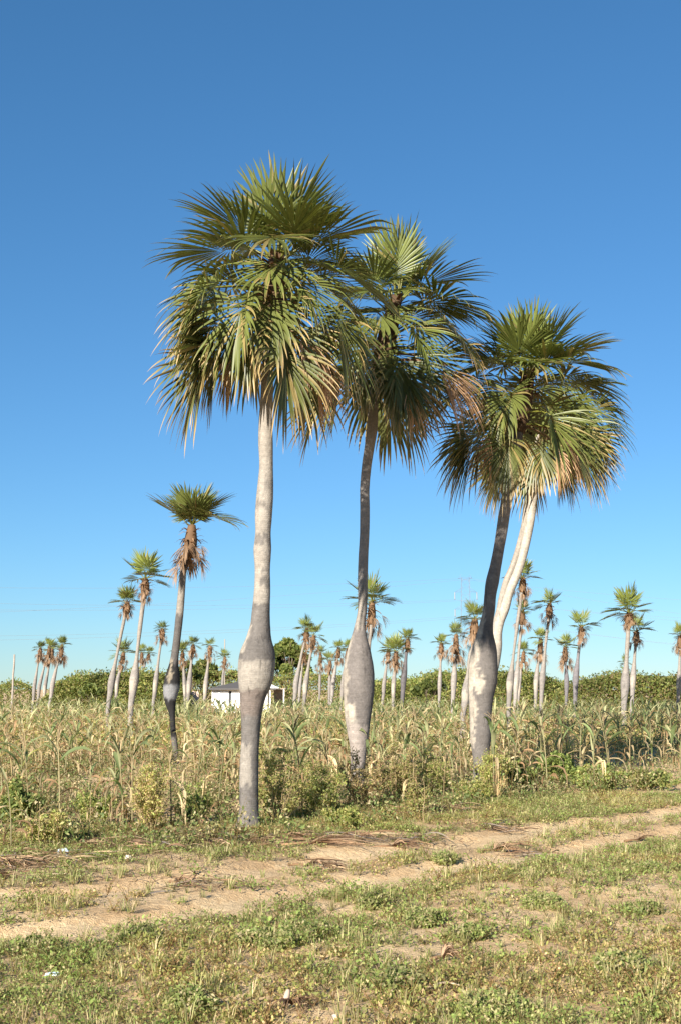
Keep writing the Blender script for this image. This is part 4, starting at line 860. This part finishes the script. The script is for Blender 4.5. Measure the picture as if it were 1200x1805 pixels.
# single bushes at the field edge
def bush(label, px, py, w, h, seed, cols, wts, leaf=.019, dens=1.0, stem_c=(.34, .25, .14), feathery=True):
    p = on_ground(px, py); g = np.random.RandomState(seed); root = empty('weed_bush', (p.x, p.y, gz(p.x, p.y) - .01), label, 'bush', 'weed bushes at the field edge')
    s, f = MB(), MB(); W, H = w * p.y / F, h * p.y / F; ns = int(13 * dens) + 6; LP = []
    for i in range(ns):
        a = g.uniform(0, 6.28); rr = W / 2 * math.sqrt(g.rand()); e = np.array((math.cos(a) * rr, math.sin(a) * rr, H * (1 - .45 * (rr / (W / 2)) ** 2) * g.uniform(.7, 1.08)))
        b0 = e * .12 * np.array((1, 1, 0)); md = b0 * .4 + e * .5 + g.normal(0, .03, 3); P = np.array([b0, md, e]); s.tube(P, np.array([.006, .004, .0015]), np.array(stem_c), n=4, cap=False)
        for j in range(9):
            t = g.uniform(.25, 1); q = (1 - t) ** 2 * b0 + 2 * t * (1 - t) * md + t * t * e; d = np.array((g.normal(), g.normal(), abs(g.normal()) * .8 + .1)); d = d / np.linalg.norm(d) * g.uniform(.06, .2) * min(1.2, H)
            s.tube(np.array([q, q + d]), np.array([.002, .001]), np.array(stem_c) * 1.1, n=3, cap=False)
            LP.append(q + d * g.uniform(0, 1.05, (26, 1)) + g.normal(0, .022, (26, 3)))
    LP = np.concatenate(LP); LP[:, 2] = np.maximum(LP[:, 2], .01)
    leaves_at(f, LP, g.uniform(leaf * .5, leaf * 1.2, len(LP)), mix3(g, len(LP), cols, wts), g, up=.7, lx=2.2)
    s.build('stems', M_WOOD, root); f.build('foliage', M_HERB, root)
FG, FY, FB = np.array((.27, .31, .085)), np.array((.43, .375, .14)), np.array((.42, .30, .165))
bush('bright green feathery bush against the right side of the tallest trunk', 492, 1450, 118, 165, 1, [FG, FY, FB], [.35, .55, .10], dens=1.1)
bush('green bush between the tallest and the slender palm', 568, 1442, 95, 100, 2, [FG, WG, FY], [.35, .25, .4], dens=.9)
bush('brownish dry bush round the foot of the slender palm', 640, 1428, 90, 100, 3, [FB, FY, BROWN], [.5, .3, .2], dens=1.0)
bush('tall dry twiggy weed just right of the slender palm', 700, 1420, 70, 120, 4, [FY, FB, FG], [.4, .4, .2], dens=.8)
bush('green weed clump midway between slender and stout palm', 760, 1405, 80, 80, 5, [FG, FY, FB], [.55, .3, .15], dens=1.1)
bush('shrubby green weed wrapped round the foot of the stout palm', 872, 1404, 75, 92, 6, [FG, FY, FB], [.5, .4, .1], dens=1.4)
bush('dark leafy weed in the shade right of the stout palm', 915, 1398, 60, 60, 7, [GREEN_D * 1.3, FG], [.6, .4], .035)  # leaf greens darkened to carry the palm's shade
bush('feathery brown weed at the left of the tallest palm', 268, 1468, 95, 118, 8, [FY, FB, FG], [.45, .35, .2], dens=1.2)
bush('green weed clump under the withered maize on the left', 340, 1455, 80, 70, 9, [FG, WG, FY], [.5, .3, .2], dens=1.2)
bush('dark green weed at the left edge of the field', 30, 1462, 90, 80, 10, [WG, GREEN_D * 1.4, FY], [.5, .3, .2], .035, dens=1.2)
bush('low green weed between two withered maize plants on the left', 165, 1455, 90, 66, 11, [FG, WG, FY], [.5, .3, .2], dens=1.2)
bush('feathery pale weed at far left front', 85, 1490, 80, 60, 12, [FY, FG, FB], [.5, .3, .2])
bush('yellow green weed before the dry bush of the slender palm', 600, 1462, 90, 40, 13, [FG, FY], [.6, .4], dens=1.1)
bush('leafy weed low in front of the stout palm', 830, 1415, 70, 44, 14, [FG, FY, FB], [.5, .4, .1])
bush('dense green weed in palm shade before the right hand maize', 985, 1385, 100, 58, 15, [GREEN_D * 1.5, FG], [.6, .4], .04, dens=1.1)  # palm shade mixed into the leaf colours as darker greens
bush('low leafy weed right of the shaded patch', 1050, 1392, 100, 44, 16, [WG, FG, FY], [.5, .3, .2], .035)
bush('sprawling green weed near the right edge of the field margin', 1140, 1392, 110, 40, 17, [WG, FG, FY], [.4, .3, .3], .035)
bush('thin upright weed right of the brown bush', 735, 1440, 50, 66, 18, [FG, FY, FB], [.3, .4, .3], dens=.8)
# bigger weed clumps lying in the foreground
for i, (px, py, w, h, lab) in enumerate([(495, 1668, 120, 42, 'largest round weed clump on the near ground'), (560, 1655, 70, 40, 'weed clump touching the largest one on its right'), (745, 1625, 60, 34, 'small dark weed clump just below the track, centre right'), (662, 1600, 50, 30, 'weed tuft at the lower rut in the middle'),
        (815, 1648, 70, 26, 'flat weed clump right of centre'), (1128, 1608, 50, 26, 'small green weed clump near the right edge'), (1095, 1705, 80, 36, 'leafy weed clump by the sandy patch at lower right'), (690, 1745, 100, 40, 'weed clump near the bottom, right of the dry frond butt'), (55, 1668, 80, 30, 'weed clump at the left edge of the near ground'),
        (340, 1780, 70, 40, 'dark weed tuft at the bottom left of the frond butt'), (860, 1790, 120, 46, 'grassy weed clump at the bottom right'), (960, 1600, 70, 24, 'low weed clump below the track on the right'), (1130, 1535, 60, 24, 'weed clump beside the track at far right'), (780, 1520, 34, 22, 'thin weed standing on the lower rut'), (240, 1650, 70, 24, 'low weed clump left of the dirt mound')]):
    bush(lab, px, py, w * 1.35, h * .72, 100 + i, [WG, WY, FG, WD], [.35, .4, .1, .15], .016, dens=.8)

# tall dry stalks
def stalk(px, py, top, lean, label, seed, w=.004):
    p = on_ground(px, py); g = np.random.RandomState(seed); h = (py - top) * p.y / F; m = MB(); k = np.linspace(0, 1, 7)[:, None]
    P = np.concatenate([lean * p.y / F * k ** 1.3, g.normal(0, .03) * k, h * k], 1) + g.normal(0, .006, (7, 3)); P[0] = 0
    m.tube(P, w * (1.2 - .8 * k[:, 0]), np.array((.42, .31, .17)), n=4)
    for i in range(4):
        q = P[g.randint(3, 7)]; d = np.array((g.normal(0, .1), g.normal(0, .1), g.uniform(.05, .14))); m.tube(np.array([q, q + d]), np.array([w * .5, w * .3]), np.array((.40, .30, .17)), n=3, cap=False)
    tag(m.build('dry_stalk', M_DRY, None, (p.x, p.y, gz(p.x, p.y) - .01)), label, 'stalk', 'tall dry stalks in the field margin')
for i, (px, py, top, lean, lab) in enumerate([(408, 1480, 1425, 22, 'dry stalk leaning on the foot of the tallest trunk'), (70, 1500, 1420, -2, 'straight dry stalk among the weeds near the left edge'), (157, 1480, 1380, 3, 'dry stalk standing beside the drooping maize'), (196, 1470, 1385, 0, 'bare dry stalk between maize plants on the left'), (745, 1455, 1395, 4, 'pale dry stalk right of the slender palm'),
        (758, 1440, 1370, -14, 'pale forked stalk leaning left, right of the slender palm'), (240, 1478, 1430, 10, 'short bent stalk before the feathery brown weed'), (800, 1420, 1340, -10, 'thin dry stalk left of the stout palm'), (780, 1425, 1330, 6, 'taller dry stalk left of the stout palm'), (830, 1530, 1490, 6, 'thin dead twig upright on the lower rut'), (870, 1530, 1480, 26, 'slanting dead twig on the lower rut')]): stalk(px, py, top, lean, lab, 700 + i)

# fallen palm fronds and other litter
def fallen_frond(px, py, w, rz, label, seed, c=BROWN, n=34, flat=.05, name='fallen_frond', parent=True):
    p = on_ground(px, py); g = np.random.RandomState(seed); L = w * p.y / F; m = MB()
    for i in range(n):
        a = g.normal(0, .5); ln = L * g.uniform(.45, 1.0); d = np.array((math.cos(a), math.sin(a), 0)); l = np.array((-d[1], d[0], 0)); k = np.linspace(0, 1, 6)[:, None]
        P = (d * k * ln + l * (k ** 2) * g.normal(0, .12) * ln); z = .015 + flat * np.sin(k * 3.0) * g.uniform(.3, 1.6) + g.uniform(0, .03) * (1 - k); P[:, 2:3] = z; tw = g.normal(0, .8)
        ll = np.array([l * math.cos(tw * q) + np.array((0, 0, 1)) * math.sin(tw * q) for q in k[:, 0]]); wd = g.uniform(.004, .008) * (1 - k ** 2) + .001
        P[:, 0] -= L * .5
        m.strip(P, ll * wd, np.cross(np.tile(d, (6, 1)), ll), (c * g.uniform(.6, 1.5) + np.array((.05, .045, .035)))[None] * (1 + .3 * k), fold=.5)
    root = empty(name, (p.x, p.y, gz(p.x, p.y)), label, 'palm frond', 'fallen palm fronds by the track'); root.rotation_euler.z = rz
    m.build('blade', M_DRY, root); s = MB(); s.tube(np.array([(-L * .95, 0, .02), (-L * .7, .01, .03), (-L * .48, 0, .03)]), np.array([.016, .013, .010]), c * 1.1, n=6); s.build('petiole', M_DRY, root)
for i, (px, py, w, rz, lab) in enumerate([(545, 1482, 95, .1, 'dry frond with pale petiole right of the green bush'), (610, 1492, 120, .3, 'long brown frond flattened at the edge of the track, below the slender palm'), (580, 1528, 85, -.5, 'curled dry frond lying on the track itself'), (730, 1490, 80, .2, 'dry frond pile at track edge right of the long frond'),
        (890, 1462, 80, .1, 'dark dry frond on the sand below the stout palm'), (640, 1478, 80, -.4, 'dark frond tangled behind the long brown frond'), (740, 1428, 90, .15, 'reddish dry frond heap in the weeds right of the slender palm'), (808, 1430, 70, 0, 'straw coloured frond left of the stout palm foot'), (40, 1525, 130, -.4, 'big grey brown frond heap at the left end of the track'),
        (25, 1545, 80, .6, 'pale dry frond at the far left edge beside the track'), (255, 1495, 95, -.2, 'brown frond in the weeds left of the tallest palm'), (350, 1475, 110, .3, 'grey tangle of fronds left of the tallest trunk'), (385, 1490, 100, -.4, 'dry frond in front of the grey tangle'), (180, 1490, 80, .5, 'thin dry frond under the drooping maize'),
        (1150, 1474, 60, .35, 'forked dry frond on the track at far right'), (900, 1500, 60, .2, 'flat dry frond across the lower rut'), (330, 1560, 60, -.9, 'wispy brown frond on the track left of centre'), (800, 1690, 45, .4, 'small dry frond scrap on the near sand')]):
    fallen_frond(px, py, w, rz, lab, 800 + i, c=BROWN * [1, 1.15, .9, 1.1, .7][i % 5], n=[34, 44, 30, 36][i % 4])
fallen_frond(884, 1412, 60, 1.2, 'upright tuft of straw leaves at the foot of the stout palm', 850, c=TAN * .8, n=20, flat=.4)
# heaps of dry leaf strips and twigs along the track
g = np.random.RandomState(404); m = MB()
for (px, py, wx, wy, cnt) in ((55, 1520, 95, 22, 170), (170, 1497, 90, 14, 90), (300, 1488, 110, 16, 200), (385, 1474, 80, 16, 200), (470, 1484, 60, 12, 90), (590, 1484, 90, 9, 110), (575, 1527, 35, 7, 40), (725, 1482, 80, 8, 80), (735, 1432, 75, 14, 120), (890, 1462, 60, 8, 50), (350, 1562, 60, 18, 45), (815, 1430, 50, 10, 60), (930, 1500, 60, 8, 40)):
    for i in range(cnt):
        p = on_ground(px + g.normal(0, wx * .5), py + g.normal(0, wy * .5)); a = g.normal(.3, .9) + (math.pi if g.rand() < .5 else 0); ln = g.uniform(.12, .55); cv = g.normal(0, .5); k = np.linspace(0, 1, 5)[:, None]
        d = np.array((math.cos(a), math.sin(a), 0)); l = np.array((-d[1], d[0], 0)); z0 = gz(p.x, p.y) + .012 + abs(g.normal(0, .03))
        P = np.array((p.x, p.y, z0)) + d * ln * (k - .5) + l * cv * ln * (k - .5) ** 2 + np.array((0, 0, 1.)) * (.05 * g.rand() * np.sin(k * 3.1)); tw = g.normal(0, .7)
        ll = np.tile(l * math.cos(tw) + np.array((0, 0, 1)) * math.sin(tw), (5, 1)); c = [BROWN, np.array((.36, .26, .15)), np.array((.24, .20, .165)), np.array((.16, .10, .065))][g.choice(4, p=[.35, .3, .2, .15])] * g.uniform(.7, 1.3)
        m.strip(P, ll * (g.uniform(.003, .009) * (1 - .8 * np.abs(2 * k - 1) ** 2)), np.cross(np.tile(d, (5, 1)), ll), c, fold=.4)
tag(m.build('dry_litter', M_DRY), 'brown dry leaf strips and twigs heaped along the far side of the track', 'litter', None, 'stuff')
# cut frond butt in the foreground
p = on_ground(508, 1785); root = empty('frond_butt', (p.x, p.y, gz(p.x, p.y)), 'cut palm frond butt with pale end and dark dry fibres, bottom centre', 'palm frond')
m = MB(); k = np.linspace(0, 1, 8); m.tube(np.stack([-.02 + .02 * k, .04 * k, .03 + .07 * k], 1), .007 + .010 * np.sin(k * 2.8), np.array((.42, .31, .23)), n=10); m.build('cut_end', M_DRY, root)
m = MB(); g = np.random.RandomState(6)
for i in range(46):
    a = g.uniform(-2.6, .5); ln = g.uniform(.08, .24); d = np.array((math.cos(a), math.sin(a) * .8, 0)); kk = np.linspace(0, 1, 5)[:, None]; P = d * kk * ln + np.array((.02, .01, .03)) + np.array((0, 0, 1)) * (.05 * np.sin(kk * 3.1) - .02 * kk)
    m.strip(P, np.tile(np.array((-d[1], d[0], g.normal(0, .4))), (5, 1)) * (.006 * (1 - kk) + .001), np.tile((0, 0, 1.), (5, 1)), BROWN * g.uniform(.25, 1.0), fold=.4)
m.build('fibres', M_DRY, root)
def crumple(name, px, py, w, h, c, label, seed, cat, mat=M_PLASTIC):
    p = on_ground(px, py); g = np.random.RandomState(seed); W, H = w * p.y / F / 2, h * p.y / F; m = MB(); nu, nv = 14, 9; V = []
    for i in range(nv):
        for j in range(nu):
            th_, ph = math.pi * i / (nv - 1), 2 * math.pi * j / nu; r = 1 + .35 * mnoise.noise((math.cos(ph) * 2 * math.sin(th_) + seed, math.sin(ph) * 2 * math.sin(th_), math.cos(th_) * 2)) + g.uniform(-.09, .09)
            V.append((W * r * math.sin(th_) * math.cos(ph), W * .6 * r * math.sin(th_) * math.sin(ph), H * .45 * (1 + r * math.cos(th_))))
    Q = [(i * nu + j, i * nu + (j + 1) % nu, (i + 1) * nu + (j + 1) % nu, (i + 1) * nu + j) for i in range(nv - 1) for j in range(nu)]
    m.add(np.array(V), c, Q=Q); return tag(m.build(name, mat, None, (p.x, p.y, gz(p.x, p.y) - .005), smooth_=False), label, cat)
crumple('plastic_bag', 112, 1508, 24, 17, (.50, .58, .66), 'crumpled bluish silver plastic bag in the dry fronds on the left', 1, 'plastic bag')
crumple('plastic_scrap', 97, 1714, 34, 7, (.52, .66, .74), 'flat pale blue plastic scrap on the near weeds at the left', 2, 'plastic scrap')
crumple('paper_scrap', 368, 1452, 16, 12, (.80, .80, .80), 'white paper scrap beside the brown board left of the tallest trunk', 3, 'paper')
crumple('paper_scrap', 226, 1515, 11, 8, (.66, .63, .58), 'small pale scrap at the edge of the weeds, left of centre', 4, 'paper')
crumple('paper_scrap', 276, 1480, 16, 7, (.62, .60, .58), 'grey scrap on the dry fronds left of the tallest palm', 5, 'paper')
crumple('stone', 592, 1802, 16, 10, (.58, .44, .36), 'pinkish stone at the bottom edge of the photo', 6, 'stone', M_PLASTER)
crumple('clay_clod', 92, 1452, 22, 13, (.50, .38, .26), 'pale clod of earth among the weeds near the left edge', 7, 'clod', M_PLASTER)
p = on_ground(356, 1458); m = MB(); V = np.array([(-.06, 0, 0), (.06, .02, 0), (.075, .06, .15), (-.03, .05, .13)]); m.add(np.concatenate([V, V + np.array((.004, .012, 0))]), (.22, .13, .075), Q=[(0, 1, 2, 3), (7, 6, 5, 4), (0, 4, 5, 1), (1, 5, 6, 2), (2, 6, 7, 3), (3, 7, 4, 0)])
tag(m.build('board_scrap', M_WOOD, None, (p.x, p.y, gz(p.x, p.y) - .01), smooth_=False), 'brown board scrap leaning in the weeds left of the tallest trunk', 'board')
for px, py, ln, rz, lab in ((1010, 1655, 48, -.75, 'pale bare stick lying on the near ground at right'), (120, 1540, 90, -.5, 'long pale stick across the frond heap at the left'), (780, 1748, 60, .15, 'thin grey stick near the bottom, right of centre')):
    p = on_ground(px, py); L = ln * p.y / F; m = MB(); k = np.linspace(-.5, .5, 7)[:, None]; m.tube(np.concatenate([k * L, .02 * np.sin(k * 6), .025 + .01 * np.cos(k * 5)], 1), np.linspace(.009, .005, 7), np.array((.46, .36, .25)), n=6)
    o = m.build('stick', M_WOOD, None, (p.x, p.y, gz(p.x, p.y))); o.rotation_euler.z = rz; tag(o, lab, 'stick', 'fallen sticks')
